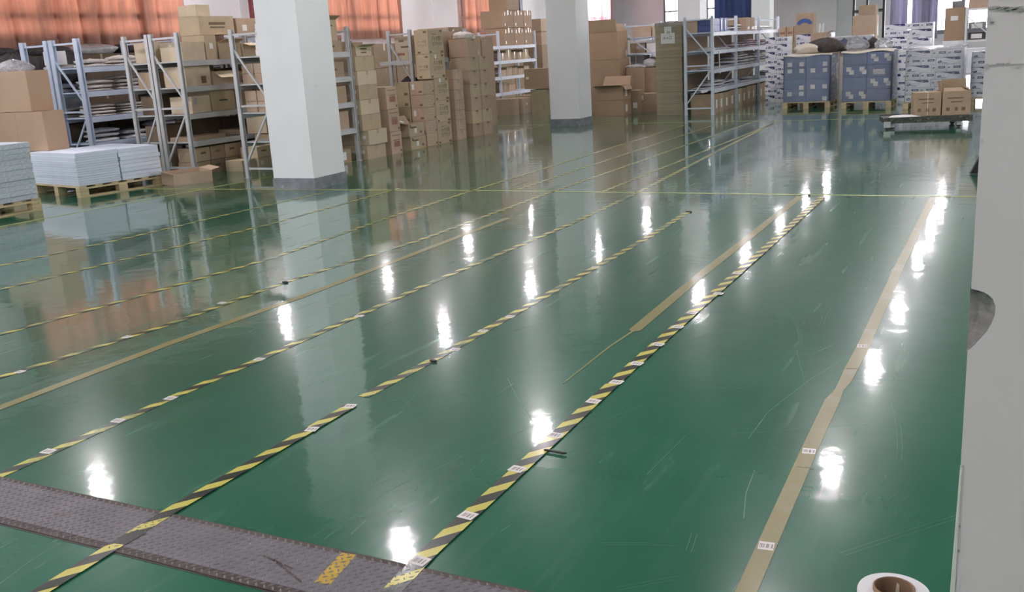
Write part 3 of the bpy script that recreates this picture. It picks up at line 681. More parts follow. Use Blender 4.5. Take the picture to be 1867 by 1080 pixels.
# S3 low pair with labels, the upper one open
for i in range(2):
    kw = dict(decals=[('+x', .42, .45, .07, .08, PAPER, 'label'), ('+x', .3, .72, .16, .025, INKB, 'print'), ('+x', .78, .3, .06, .035, INKB, 'print'), ('+x', .1, .82, .03, .04, INK, 'print')])
    if i == 1: kw['opened'] = {'-y': (.18, 12), '-x': (.14, 60)}
    span(XF-.28+(0 if i else .01), XF+(0 if i else .01), 13.66-(.02 if i else 0), 14.12-(.02 if i else 0), i*.215, i*.215+.21, ['lower labelled box of the low pair on the floor', 'open box with a raised flap on the low pair, white paper on it'][i], group='low pair of labelled boxes', m_=CARD[0], **kw)
span(XF-.60, XF-.30, 13.72, 14.1, 0, .2, 'shadowed box on the floor left of the low labelled pair', m_=CARD[1])
o = MB().prism([(-.08, -.05), (.08, -.05), (.1, .06), (-.06, .05)], Matrix.Rotation(R(25), 4, 'Y'), .003).build('paper_sheet', PAPER, None, (XF-.18, 13.60, .50), .3); tag(o, 'white sheet of paper lying on the open flap of the low box pair', 'paper')
# S4 tall stack with circle logos and katakana print
for i, (z0, z1) in enumerate(((0, .215), (.215, .435), (.435, .655), (.655, .87), (.87, 1.095))):
    o = span(XF-.27, XF, 14.18, 14.52, z0+.001, z1-.003, ordn(i, 5)+' box with a pale round emblem in the big printed stack', group='boxes with pale round emblems', m_=CARD[2],
             decals=([('-y', .25, .6, .05, .09, PAPER, 'label')] if i in (2, 4) else [])+[('-y', .75, .22, .06, .03, INKB, 'print'), ('+x', .9, .2, .04, .03, INKB, 'print')])
    MM = face_matrix('+x', .5, .5, .27, .34, z1-z0); Rr = []
    for r0, r1 in ((.083, .094), (.050, .055)):
        q = MB(); N_ = 24
        for rr, zz_ in ((r0, .003), (r1, .003), (r1, 0), (r0, 0)):
            for k_ in range(N_): an = 2*math.pi*k_/N_; q.v.append(tuple(MM @ Vector((rr*math.cos(an)*1.25, rr*math.sin(an), zz_))))
        for j in range(4):
            for k_ in range(N_): q.f.append((j*N_+k_, j*N_+(k_+1) % N_, ((j+1) % 4)*N_+(k_+1) % N_, ((j+1) % 4)*N_+k_))
        q.build('emblem_ring', PALEP, o)
    patch(o, (.27, .34, z1-z0), '+x', .5, .5, .085, .016, PALEP, 'emblem_bar')
KT1, KT2 = 'バイオ団', 'エアパック'
def printed(x0, x1, y0, y1, z0, z1, label, group, big=True):
    dec = [('text', '+x', .52, .62, KT1, .080, INKT, 'print', .95), ('text', '+x', .56, .40, KT2, .078, INKT, 'print', .78)] if big else [('text', '+x', .5, .50, KT1, .055, INKB, 'print', .95), ('text', '+x', .52, .34, KT2, .05, INKB, 'print', .78)]
    dec += [('+x', .42, .80, .14, .008, INKB, 'print'), ('+x', .86, .07, .08, .035, INKB, 'print'), ('+x', .84, .93, .07, .03, INKB, 'print'), ('+x', .12, .08, .05, .03, INKB, 'print'),
            ('-y', .8, .9, .06, .03, INKB, 'print'), ('-y', .3, .08, .05, .03, INKB, 'print'), ('text', '-y', .52, .50, KT1, .048, INKB, 'print', .95), ('text', '-y', .54, .36, KT2, .044, INKB, 'print', .78)]
    if z0 > 1.45 and not big or .7 < z0 < 1.3 and big: dec.append(('+x', .40, .88, .055, .08, PAPER, 'label'))
    return span(x0, x1, y0, y1, z0, z1, label, group=group, m_=CARD[0], decals=dec)
zb = [0, .37, .74, 1.12, 1.525, 1.93]
for i in range(5):
    printed(XF-.27, XF, 14.54 if i < 3 else 14.44, 15.02 if i < 3 else 14.95, zb[i]+.001, zb[i+1]-.004, ordn(i, 5)+' box with large black katakana print, big printed stack', 'boxes with large katakana print')
zt = [0, .43, .67, 1.08]
for i in range(3):
    span(XF-.52, XF-.285, 14.16, 14.5, zt[i]+.001, zt[i+1]-.004, ['bottom', 'middle', 'upper'][i]+' brown box left of the round emblem stack', group='brown boxes left of the emblem stack', m_=CARD[4], decals=[('-y', .75, .12, .07, .045, INKB, 'print')]+([('-y', .75, .55, .07, .045, INKB, 'print')] if i == 2 else []))
o = MB().prism([(-.16, -.1), (.16, -.08), (.1, .1), (-.12, .08)], None, .004).build('cardboard_flap', CARD[3], None, (XF-.42, 14.32, 1.082), .1); tag(o, 'loose pale cardboard flap on top of the brown boxes', 'cardboard')
# S5 narrow strapped stack
GL = lambda: [('+x', .3, .5, .018, .13, GLINT, 'painted_tape_glint'), ('+x', .8, .55, .016, .12, GLINT, 'painted_tape_glint')]  # short pale strips paint the glints of the packing tape
h_ = 1.24/7
for i in range(7):
    span(XF-.38, XF, 15.20, 15.54, i*h_+.001, (i+1)*h_-.003, ordn(i, 7)+' box of the narrow taped stack beside the printed stack', group='narrow taped stack', m_=CARD[2], tape='t', seal='x', decals=[GL()[0], GL()[1]][:(2 if i in (0, 2, 4, 6) else 1)])
# S6 glossy taped stacks, two across
h_ = 1.43/6
for c_, (a, b) in enumerate(((15.80, 16.18), (16.20, 16.58))):
    n_ = 7 if c_ == 0 else 6
    for i in range(n_):
        z0, z1 = i*h_, (i+1)*h_
        if i == 6: z0, z1 = 1.435, 1.76
        span(XF-.40, XF, a, b, z0+.001, z1-.003, ordn(i, n_)+(' box in the left column of the glossy taped stack' if c_ == 0 else ' box in the right column of the glossy taped stack'), group='glossy taped stack', m_=CARD[0 if i % 2 else 2],
             tape='t', seal='x', decals=[('+x', .26, .5+.12*math.sin(i*2.3+c_), .014, h_*(.35+.25*math.cos(i*1.7+c_)), GLINT, 'painted_tape_glint'), ('+x', .74, .5+.15*math.cos(i*1.9+c_), .013, h_*(.3+.2*math.sin(i*2.9)), GLINT, 'painted_tape_glint'), ('+x', .5, .92, .1, .02, INKB, 'print')])
# papers and bags on top of S6
def lump(x, y, z, sx, sy, sz, m_, label, cat, name, group=None, seed=0, rz=0, flat=.5, rough=.18):
    """a soft irregular bundle resting flat on its base"""
    r_ = random.Random(seed+int(abs(x*91+y*37))); NU, NV = 18, 7; mb = MB(); ph = [r_.uniform(0, 6.28) for _ in range(6)]
    for j in range(NV+1):
        t = j/NV; zz_ = sz*t; rad = (1-(max(0, t-flat)/(1-flat+1e-6))**2.2)**.5 if t > flat else .9+.1*math.sin(t/flat*1.57)
        rad = max(rad, .12)
        for i in range(NU):
            a = 2*math.pi*i/NU; c_, s_ = math.cos(a), math.sin(a); e = 2/3.2
            q = rad*(1+rough*.5*math.sin(3*a+ph[0]+t*3)+rough*.4*math.sin(5*a+ph[1]-t*4)+rough*.3*math.sin(9*a+ph[2]+t*7))
            mb.v.append((math.copysign(abs(c_)**e, c_)*sx/2*q, math.copysign(abs(s_)**e, s_)*sy/2*q, zz_*(.86+.08*math.sin(2*a+ph[3])*t+.06*math.sin(4*a+ph[4])*t)))
    for j in range(NV):
        for i in range(NU): mb.f.append((j*NU+i, j*NU+(i+1) % NU, (j+1)*NU+(i+1) % NU, (j+1)*NU+i))
    mb.f += [tuple(reversed(range(NU))), tuple(NV*NU+i for i in range(NU))]
    o = mb.build(name, m_, None, (x, y, z), rz, smooth=True); return tag(o, label, cat, group)
lump(XF-.2, 15.99, 1.765, .34, .34, .13, CLOTH, 'crumpled white packaging on top of the glossy taped stack', 'packaging', 'packaging_bundle', seed=3)
o = MB().prism([(-.11, -.2), (.1, -.2), (.13, .18), (-.1, .2)], Matrix.Rotation(R(70), 4, 'X'), .004).build('paper_sheet', PAPER, None, (XF-.25, 16.42, 1.66), R(70)); tag(o, 'white printed sheet standing on the right column of the glossy stack', 'paper')

# ---------------------------------------------------------------- racks
LV = (.50, .89, 1.27, 1.63)
def rack(x0, x1, ys, label, m_, levels=LV, top=1.98, pw=.055, board=None, back=True):
    """shelving running along y; x1 is the front (aisle side)"""
    e = empty('storage_rack', ((x0+x1)/2, ys[0], 0), 0, label, 'rack'); X0, X1 = -(x1-x0)/2, (x1-x0)/2; B = board or m_
    for y in ys:
        y -= ys[0]
        for x in (X0, X1-pw):
            MB().box(x, x+.012, y-pw/2, y+pw/2, 0, top).box(x+.012, x+pw, y-pw/2, y-pw/2+.01, 0, top).box(x+.012, x+pw, y+pw/2-.01, y+pw/2, 0, top).box(x+pw-.012, x+pw, y-pw/2+.01, y-pw/2+.022, 0, top).build('post', m_, e)
            MB().box(x-.01, x+pw+.01, y-pw/2-.01, y+pw/2+.01, 0, .006).build('foot_plate', m_, e)
        xa, xb = X0+pw*.8, X1-pw*.8; w = .025
        for z in (.13, .98, top-.07): MB().box(xa, xb, y-.014, y+.014, z-.014, z+.014).build('tie_bar', m_, e)
        MB().bar((xa, y, 1.72), (xb, y, 1.10), w, w).build('brace', m_, e); MB().bar((xb, y, .90), (xa, y, .22), w, w).build('brace', m_, e)
    for a, b in zip(ys[:-1], ys[1:]):
        a -= ys[0]; b -= ys[0]
        for z in levels:
            for x in (X0+.004, X1-.04): MB().box(x, x+.036, a+pw/2, b-pw/2, z-.075, z-.02).box(x+.006, x+.03, a+pw/2, b-pw/2, z-.02, z-.004).build('shelf_beam', m_, e)
            MB().box(X0+.042, X1-.042, a+.01, b-.01, z-.018, z).build('shelf_board', B, e)
    return e
rack(-12.97, -12.36, (10.40, 12.35, 14.3), 'pale blue rack with cloth bundles at the far left, front row', STEELB, top=2.05, pw=.075)
rack(-13.62, -13.01, (10.40, 12.35, 14.3), 'pale blue rack at the far left, back to back with the front one', STEELB, top=2.05, pw=.075)
rack(-11.50, -10.99, (10.45, 12.4, 14.35), 'grey rack standing back to back behind the one with torn boxes', STEELG, top=2.02)
rack(-10.97, -10.42, (10.45, 12.4, 14.35), 'grey rack with open and torn boxes, left of the nearest column', STEELG, top=2.02)
rack(-9.42, -8.87, (10.38, 12.31), 'grey rack partly hidden behind the nearest white column', STEELG, top=1.99)
rack(-9.70, -9.21, (14.58, 16.5), 'grey rack rising behind the katakana printed boxes', STEELG, levels=(.5, .98, 1.45), top=1.95)
rack(-11.85, -11.27, (19.8, 21.82, 23.9), 'pale blue rack loaded with cartons between the two white columns', STEELW)
rack(-6.01, -5.40, (19.80, 21.70, 23.85, 26.0), 'pale blue shelving full of bundles, left of the wrapped pallets', STEELW, top=1.95)
rack(-8.12, -7.2, (22.0, 24.0), 'grey shelving behind the tall cardboard stack with the paper sign', STEELW, top=1.95)

def shelf_box(xf, y0, y1, z, h, dep, label, **k): return span(xf-.06-dep, xf-.06, y0, y1, z+.001, z+h, label, **k)
# rack 1 (cloth bundles), each bundle its own thing
n_ = 0
LVN = {.50: 'lowest shelf', .89: 'second shelf', 1.27: 'third shelf', 1.63: 'top shelf'}
def bundles(xf, dep, y0, y1, z, rows, rackname, m_, hh=.05, seed=0, word='cloth bundle', wd=.62):
    r_ = random.Random(seed); cuts = (12.35, 21.70, 23.85); lo = y0; slots = []; want = wd
    for c in [c for c in cuts if y0 < c < y1]+[None]:
        hi = y1 if c is None else c-.06; k = max(1, int(round((hi-lo)/want))); slots += [(lo+(hi-lo)*(q+.5)/k, (hi-lo)/k) for q in range(k)]; lo = (c or 0)+.06
    for s_, (yc_, wd) in enumerate(slots):
        nrow = max(1, rows+r_.choice((-1, 0, 0, 1))); zc = z
        for j in range(nrow):
            h = hh*r_.uniform(.8, 1.25)
            lump(xf-.055-dep/2+.035+r_.uniform(-.01, .01), yc_, zc+.001, dep*r_.uniform(.66, .76), wd*r_.uniform(.8, .92), h, m_ if not isinstance(m_, list) else r_.choice(m_),
                 'flat %s, %s of %s, %s, %s along' % (word, LVN[z], rackname, ['lowest', 'second up', 'third up', 'fourth up', 'fifth up', 'sixth up', 'seventh up'][j], ['first', 'second', 'third', 'fourth', 'fifth', 'sixth', 'seventh', 'eighth', 'ninth', 'tenth', 'eleventh'][s_]),
                 'bundle', word.replace(' ', '_'), group='bundles on '+rackname, seed=seed*50+j+s_*9, flat=.35, rough=.12)
            zc += h*1.002
R1 = 'far left front rack'
bundles(-12.36, .5, 10.5, 14.2, 1.63, 2, R1, CLOTH, .06, 1)
bundles(-12.36, .5, 10.5, 14.2, 1.27, 4, R1, CLOTH, .058, 2)
bundles(-12.36, .5, 10.5, 14.2, .89, 4, R1, CLOTH, .045, 3)
bundles(-12.36, .5, 10.5, 14.2, .50, 3, R1, CLOTHP, .085, 4)
R1b = 'far left back rack'
bundles(-13.01, .5, 10.5, 12.2, 1.27, 2, R1b, CLOTHP, .06, 5); bundles(-13.01, .5, 10.5, 12.2, .89, 4, R1b, CLOTH, .05, 6)
bundles(-13.01, .5, 10.5, 13.2, 1.63, 1, R1b, CLOTHP, .06, 7)
for k_, y in enumerate((12.66, 13.1, 13.54, 13.98)):
    lump(-13.3, y, 1.70, .34, .34, .26, DARKB, 'dark folded fabric pile on the left racks, %s from the camera' % ['first', 'second', 'third', 'fourth'][k_], 'fabric', 'fabric_pile', group='dark fabric piles on the left racks', seed=k_+40, rough=.25)
for k_, (x, y) in enumerate(((-14.1, 10.6), (-14.1, 11.45), (-14.1, 9.75))):
    for z_ in range(3):
        lump(x, y, z_*.66, .66, .62, .66 if z_ < 2 else .66, DARKB if z_ == 2 else CLOTHP, '%s big sack at the far left edge, %s pile' % (['bottom', 'middle', 'top'][z_], ['middle', 'far', 'near'][k_]), 'sack', 'sack', group='sacks piled at the far left', seed=k_*5+z_, flat=.7)
o = span(-13.35, -13.08, 10.55, 10.75, 1.635+.06, 1.90, 'small white plastic box on the top shelf of the back rack at far left', m_=PAPER, name='white_box')
for k_, z in enumerate((1.27, .89, .50)):
    for j, (a, b) in enumerate(((12.45, 13.3), (13.35, 14.2)) if z > .5 else ((10.5, 11.35), (11.4, 12.25), (12.45, 13.3), (13.35, 14.2))):
        span(-13.53, -13.1, a, b, z+.001, z+.28, '%s dim brown box, %s of the far left back rack' % (['first', 'second', 'third', 'fourth'][j], LVN[z]), group='dim boxes on the far left back rack', m_=CARDSHADE)
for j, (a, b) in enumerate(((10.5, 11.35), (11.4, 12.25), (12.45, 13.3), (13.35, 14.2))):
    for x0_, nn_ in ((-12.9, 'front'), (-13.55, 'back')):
        span(x0_, x0_+.45, a, b, .001, .36, '%s dim box on the floor under the far left %s rack' % (['first', 'second', 'third', 'fourth'][j], nn_), group='dim boxes under the far left racks', m_=CARDSHADE)
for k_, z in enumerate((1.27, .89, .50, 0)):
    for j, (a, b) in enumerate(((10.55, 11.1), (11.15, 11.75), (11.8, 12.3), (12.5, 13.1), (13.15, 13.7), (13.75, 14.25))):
        span(-11.42, -11.06, a, b, z+.001, z+(.27 if (j+k_) % 2 else .23), '%s brown box, %s of the back to back grey rack' % (['first', 'second', 'third', 'fourth', 'fifth', 'sixth'][j], LVN.get(z, 'floor level')), group='boxes on the back to back grey rack', m_=CARDSHADE if k_ in (1, 2) else CARD[(j+k_) % 2+(1 if j % 3 == 0 else 0)])
        if j > 2: span(-10.89, -10.5, a, b, z+.001, z+(.25 if (j+k_) % 2 else .28), '%s brown box, %s, far bay of the torn-box rack' % (['', '', '', 'first', 'second', 'third'][j], LVN.get(z, 'floor level')), group='boxes on the far bay of the torn-box rack', m_=CARDSHADE)
for c_ in range(22):
    y_ = 9.4+c_*1.02
    for i in range(3):
        span(-15.45, -14.85, y_+.01, y_+.98, i*.63+.001, i*.63+(.625 if i < 2 else .62), '%s large carton by the left wall, %s pile from near' % (['bottom', 'middle', 'top'][i], ['first', 'second', 'third', 'fourth', 'fifth', 'sixth', 'seventh', 'eighth', 'ninth', 'tenth', 'eleventh', 'twelfth', 'thirteenth', 'fourteenth', 'fifteenth', 'sixteenth', 'seventeenth', 'eighteenth', 'nineteenth', 'twentieth', 'twenty-first', 'twenty-second'][c_]),
             group='large cartons along the left wall', m_=CARDSHADE if c_ < 8 else CARD[1], tape='t', seal='x')
for k_ in range(7):
    lump(-15.15, 9.9+k_*1.02, 1.885, .6, .95, .20, DARKB if k_ % 3 else CLOTHP, 'dark heap on the %s carton pile under the left salmon curtain' % ['first', 'second', 'third', 'fourth', 'fifth', 'sixth', 'seventh'][k_], 'heap', 'fabric_heap', group='heaps under the left curtain', seed=k_+80, flat=.5, rough=.12)
# rack 2 contents
Xf = -10.42; G2 = 'boxes on the grey rack with torn boxes'
def R2(y0, y1, z, h, what, dep=.42, **k): return shelf_box(Xf, y0, y1, z, h, dep, what, group=G2, **k)
R2(10.55, 11.0, 1.63, .26, 'tan box nearest the camera on the top shelf of the grey rack, tape across it', m_=CARD[3], tape='g')
R2(11.02, 11.25, 1.63, .35, 'tall narrow tan box on the top shelf with a white label', m_=CARD[0], decals=[('+x', .5, .55, .07, .08, PAPER, 'label')])
R2(11.28, 11.75, 1.63, .24, 'open box with a pale flap on the top shelf', m_=CARD[0], opened={'+x': (.14, 20)})
R2(11.80, 12.32, 1.63, .22, 'wide open box on the top shelf of the grey rack', m_=CARD[3], opened={'+x': (.12, -20)})
R2(11.0, 11.7, 1.89, .22, 'printed brown box stacked second layer on the top shelf', m_=CARD[0], dep=.44, decals=[('+x', .5, .6, .3, .03, INKB, 'print'), ('+x', .5, .4, .34, .02, INKB, 'print')]) if False else None
span(-10.95, -10.55, 11.03, 11.75, 1.985, 2.25, 'wide brown printed box on the second layer of the grey rack top', group=G2, m_=CARD[0], decals=[('+x', .5, .6, .34, .035, INKB, 'print'), ('+x', .5, .4, .3, .02, INKB, 'print')])
span(-10.95, -10.55, 11.80, 12.30, 2.0, 2.22, 'brown box with a white label at the right of the grey rack top', group=G2, m_=CARD[2], decals=[('+x', .35, .35, .1, .09, PAPER, 'label')])
span(-10.95, -10.6, 11.05, 11.33, 2.253, 2.41, 'small tan box topmost on the grey rack', group=G2, m_=CARD[3])
span(-11.46, -11.05, 10.6, 10.95, 1.635, 1.92, 'tan box on top of the back-to-back grey rack, nearest', group=G2, m_=CARD[3]); span(-11.46, -11.05, 11.0, 11.35, 1.635, 1.90, 'second tan box on top of the back-to-back grey rack', group=G2, m_=CARD[0])
span(-11.4, -11.0, 11.5, 12.0, 1.635, 2.0, 'pale box with pink lid behind the grey rack top', group=G2, m_=CARD[3], decals=[('+x', .5, .9, .4, .05, PINKB, 'print')])
R2(10.55, 11.05, 1.27, .28, 'large crumpled box on the third shelf nearest the camera', m_=CARD[3], decals=[('+x', .7, .3, .1, .1, INKB, 'print')])
R2(11.1, 11.55, 1.27, .19, 'torn box with a drooping flap on the third shelf', m_=CARD[3], dep=.38, opened={'+x': (.16, -35), '-x': (.12, 85), '-y': (.1, 40)})
R2(11.6, 11.95, 1.27, .17, 'small brown box in the middle of the third shelf', m_=CARD[1])
R2(12.0, 12.2, 1.27, .05, 'black tray on the third shelf at its right end', m_=BLACKM, name='black_tray', cat='tray')
MBx = MB().box(-.15, .15, -.003, .003, 0, .3).build('cardboard_sheet', CARD[2], None, (-10.62, 12.16, 1.275), R(70)); tag(MBx, 'torn cardboard sheet standing at the right end of the third shelf', 'cardboard')
R2(10.6, 10.98, .89, .24, 'pale box with a grey label on the second shelf nearest the camera', m_=CARD[3], decals=[('+x', .2, .7, .07, .1, CLOTHP, 'label')])
R2(11.0, 11.5, .89, .30, 'olive brown box with a line of print in the middle of the second shelf', m_=CARD[4], dep=.46, tape='t', seal='x', decals=[('+x', .5, .5, .18, .02, INK, 'print')])
R2(11.6, 11.9, .89, .27, 'dark brown box behind the olive one on the second shelf', m_=CARD[1], dep=.3); R2(11.95, 12.28, .89, .20, 'box with a red bottle picture on the second shelf', m_=CARD[1], dep=.40, decals=[('+x', .5, .45, .05, .12, REDP, 'print')])
R2(12.0, 12.3, 1.10, .10, 'small brown box above the one with the red picture', m_=CARD[4], dep=.35)
R2(10.5, 11.2, .50, .06, 'flat box on the lowest shelf near end', m_=CARD[1]); R2(11.5, 12.25, .50, .08, 'flat brown carton on the lowest shelf', m_=CARD[1])
# floor level stacks under/around rack 2
k_ = 0
for j in range(2):
    for i, y in enumerate((10.55, 10.85, 11.15, 11.45, 11.75, 12.05)):
        k_ += 1
        span(-10.86+.02*j, -10.5+.02*j, y, y+.285, j*.2+.001, j*.2+.195, '%s small box on the floor under the grey rack, %s along' % (['bottom', 'upper'][j], ['first', 'second', 'third', 'fourth', 'fifth', 'sixth'][i]), group='small boxes under the grey rack', m_=CARD[i % 2], decals=[('+x', .5, .6, .1, .03, INKB, 'print')])
G3 = 'boxes on the floor between the grey racks'
hb = .165
for c_, (x, y, n_) in enumerate(((-10.05, 11.0, 1), (-10.02, 11.32, 2), (-10.0, 11.64, 3), (-9.98, 11.96, 3), (-9.96, 12.3, 4))):
    for i in range(n_):
        span(x-.32, x, y, y+.3, i*hb+.001, (i+1)*hb-.003, ordn(i, max(n_, i+2))+' box of the %s floor stack in front of the grey rack' % ['first', 'second', 'third', 'fourth', 'fifth'][c_], group=G3, m_=CARD[[0, 3, 0, 4, 0][c_]], decals=[('+x', .3, .55, .06, .06, PAPER, 'label')] if i == 0 else [('+x', .5, .6, .1, .02, INKB, 'print')])
span(-10.36, -9.98, 11.55, 12.1, .51, .78, 'open tan box lying on the floor stacks before the grey rack', group=G3, m_=CARD[3], opened={'+x': (.1, 60), '+y': (.12, 80)})
# flattened box on the floor beside the pallet
q0, q1 = onZ(308, 339), onZ(373, 334)
cb = carton((q0.x+q1.x)/2-.1, (q0.y+q1.y)/2+.12, .0, .36, .56, .17, 'crushed brown box lying on the floor beside the white sheet pallet', m_=CARD[2], rz=R(-18), opened={'+y': (.14, 8), '-y': (.12, 20)}, tilt=(0, R(4)))
# rack 3 contents, seen on both sides of the nearest column
Xf = -8.87; G4 = 'boxes on the rack behind the nearest column'
k_ = 0
for z, hgt in ((.89, .29), (1.27, .27)):
    for x0_, x1_ in ((-9.355, -9.155), (-9.145, -8.945)):
        for j in range(2):
            k_ += 1
            span(x0_, x1_, 10.46, 10.9, z+.001+j*hgt/2, z+(j+1)*hgt/2-.003, '%s %s reddish box, %s of the rack left of the nearest column' % (['lower', 'upper'][j], 'left' if x0_ < -9.2 else 'right', LVN[z]), group=G4, m_=CARD[2])
for z, hs in ((1.63, (.15, .165)), (1.27, (.2, .22)), (.89, (.28, .25)), (.5, (.26, .27))):
    for j, (a, b) in enumerate(((11.05, 11.6), (11.65, 12.2))):
        shelf_box(Xf, a, b, z, hs[j], .42, '%s box on the %s of the rack right of the nearest column' % (['near', 'far'][j], LVN[z]), group=G4, m_=CARD[[0, 1, 2, 4][(j+int(z*10)) % 4]], decals=[('+x', .4, .4, .08, .05, PAPER, 'label')] if z < 1 else [('+x', .5, .5, .2, .03, INKB, 'print')])
for j, (a, b) in enumerate(((10.9, 11.3), (11.35, 11.78), (11.82, 12.2))):
    span(-9.36, -8.95, a, b, .001, .2, '%s box on the floor under the rack by the nearest column' % ['near', 'middle', 'far'][j], group=G4, m_=CARD[1], decals=[('+x', .5, .5, .12, .12, PAPER, 'label')])
span(-9.36, -8.98, 11.68, 12.18, 1.798, 2.10, 'printed open box on top of the rack right of the nearest column', group=G4, m_=CARD[0], opened={'-x': (.12, 70), '+x': (.12, 25)}, decals=[('+x', .5, .7, .3, .02, INKB, 'print'), ('+x', .3, .3, .05, .05, PAPER, 'label')])
for i in range(5):
    span(-9.33+.01*i, -9.05, 10.75, 11.05, 1.635+i*.085, 1.635+(i+1)*.085-.003, ['lowest', 'second', 'middle', 'fourth', 'topmost'][i]+' white package stacked on the rack just left of the nearest column', group='white packages on the rack', m_=PAPER, name='white_package', cat='package', decals=[('-y', .5, .5, .14, .02, CLOTHP, 'print')])
span(-9.33, -9.0, 11.1, 11.5, 1.785, 1.95, 'open tan box on the rack behind the white packages', group=G4, m_=CARD[3], opened={'-x': (.12, 70)})
# boxes piled beyond rack 3, tops seen above the plain stack
G5 = 'boxes piled behind the tall plain stack'
for i, (x0, x1, y0, y1, z0, z1, c_, op_) in enumerate((
        (-10.4, -9.98, 12.75, 13.25, 0, .62, 1, None), (-10.4, -9.98, 12.75, 13.25, .62, 1.24, 1, None), (-10.4, -9.98, 12.75, 13.25, 1.24, 1.80, 0, None),
        (-9.3, -8.9, 12.50, 12.90, 1.555, 1.70, 3, {'+x': (.12, 15), '-y': (.1, 60)}), (-9.93, -9.46, 13.0, 13.5, 0, .62, 1, None), (-9.93, -9.46, 13.0, 13.5, .62, 1.2, 1, None), (-9.93, -9.46, 13.0, 13.5, 1.2, 1.78, 2, None),
        (-9.93, -9.46, 13.55, 14.0, 0, .6, 1, None), (-9.93, -9.46, 13.55, 14.0, .6, 1.0, 1, None))):
    span(x0, x1, y0, y1, z0+.001, z1-.003, '%s box, %s of the pile behind the tall plain stack' % (['tan', 'brown', 'pinkish', 'pale', 'olive'][c_]+(' open' if op_ else ''), ['the bottom left', 'the middle left', 'the top left', 'the frontmost', 'the bottom right', 'the middle right', 'the top right', 'the low rear', 'the upper rear'][i]),
         group=G5, m_=CARD[c_], opened=op_, decals=[('+x', .5, .75, .16, .02, INKB, 'print'), ('+x', .5, .35, .14, .02, INKB, 'print')])
for k_, (x, y) in enumerate(((-10.1, 12.9), (-10.1, 13.05))):
    o = MB().box(-.012, .012, -.07, .07, 0, .20).build('blue_white_carton', WHITEC, None, (x, y, 1.78), R(-10)); MB().box(.0121, .0135, -.05, .05, .02, .18).build('print', BLUEP, o)
    tag(o, ['left', 'right'][k_]+' slim blue and white carton standing on the box pile before the salmon curtain', 'carton', 'slim blue and white cartons')
# rack 4 (j-k) contents
MB().box(-.42, .245, -.042, -.028, 1.375, 1.44).build('shelf_beam', STEELG, bpy.data.objects['storage_rack.005'])
Xf = -9.21; G6 = 'boxes on the rack behind the printed stacks'
for nm4, z, a, b, h, c_ in (('first', 1.45, 14.66, 15.1, .40, 3), ('second', 1.45, 15.12, 15.6, .42, 0), ('third', 1.45, 15.62, 16.4, .46, 2), ('fourth', .98, 15.0, 15.6, .16, 1), ('fifth', .98, 15.65, 16.4, .25, 1), ('sixth', .5, 14.7, 15.5, .25, 1), ('seventh', .5, 15.55, 16.4, .3, 4)):
    shelf_box(Xf, a, b, z, h, .34, nm4+' box on the rack rising behind the printed boxes', group=G6, m_=CARD[c_], decals=[('-y', .35, .25, .14, .04, REDP if c_ == 3 else INKB, 'print'), ('-y', .6, .55, .16, .03, INKB, 'print'), ('-y', .4, .8, .1, .03, INKB, 'print')])
for i, (a, b) in enumerate(((16.7, 17.3), (17.35, 17.95), (18.0, 18.5))):
    for j in range(3):
        hh = (.67, .61, .60)[i]; span(-10.4, -9.7, a, b, j*hh+.001, (j+1)*hh-.003, '%s %s brown carton of the row beyond the rack behind the printed boxes' % (['bottom', 'middle', 'top'][j], ['near', 'middle', 'far'][i]), group='brown cartons beyond the rack', m_=CARD[2], decals=[('+x', .3, .85, .02, .1, GLINT, 'painted_tape_glint')])
lump(-9.45, 14.8, .99, .28, .26, .20, DARKB, 'dark machine part bundle on the middle shelf behind the red-panel boxes', 'bundle', 'dark_bundle', seed=77)
# rack 5 (l-m) contents
Xf = -11.27; G7 = 'cartons on the pale blue rack between the columns'
names5 = ['first', 'second', 'third', 'fourth', 'fifth', 'sixth', 'seventh', 'eighth']
for z, hh_, n5 in ((1.27, .25, 5), (.89, .22, 5), (.50, .26, 4)):
    y = 19.95
    for i in range(n5*2-(2 if z == .5 else 0)):
        w_ = .33 if z != .5 else .4
        if y+w_ > 23.8: break
        if 21.72 < y+w_ and y < 21.92: y = 21.93
        shelf_box(Xf, y, y+w_-.02, z, hh_*(.85+.15*math.sin(i*2.1+z)), .45, '%s box along the %s of the rack between the columns' % ((names5+['ninth', 'tenth', 'eleventh'])[i], LVN[z]), group=G7, m_=CARD[i % 3], decals=[('+x', .5, .5, .03, .12, GLINT, 'painted_tape_glint')], tape='t', seal='x')
        y += w_
for i, (a, b) in enumerate(((19.9, 20.4), (20.45, 21.0), (21.05, 21.6))):
    shelf_box(Xf, a, b, 1.63, .22, .45, ['near', 'middle', 'far'][i]+' small box, left end of top shelf between the columns', group=G7, m_=CARD[1], decals=[('+x', .5, .5, .03, .1, GLINT, 'painted_tape_glint')])
for r5 in range(2):
    for i, (a, b) in enumerate(((22.15, 22.72), (22.74, 23.3), (23.32, 23.80))):
        shelf_box(Xf+.03, a, b, 1.63+r5*.43, .42, .62 if r5 else .52, '%s large carton of the %s row on top of the rack between the columns' % (['near', 'middle', 'far'][i], ['lower', 'upper'][r5]), group='large cartons on top of the pale blue rack', m_=BIGCARD, tape='t', seal='x',
                  decals=[('+x', .2, .8, .018, .09, GLINT, 'painted_tape_glint'), ('+x', .2, .18, .016, .07, GLINT, 'painted_tape_glint'), ('+x', .8, .82, .016, .07, GLINT, 'painted_tape_glint')])
shelf_box(Xf+.03, 22.4, 23.1, 2.49, .4, .5, 'topmost large carton on the rack between the columns', group='large cartons on top of the pale blue rack', m_=BIGCARD, tape='t')
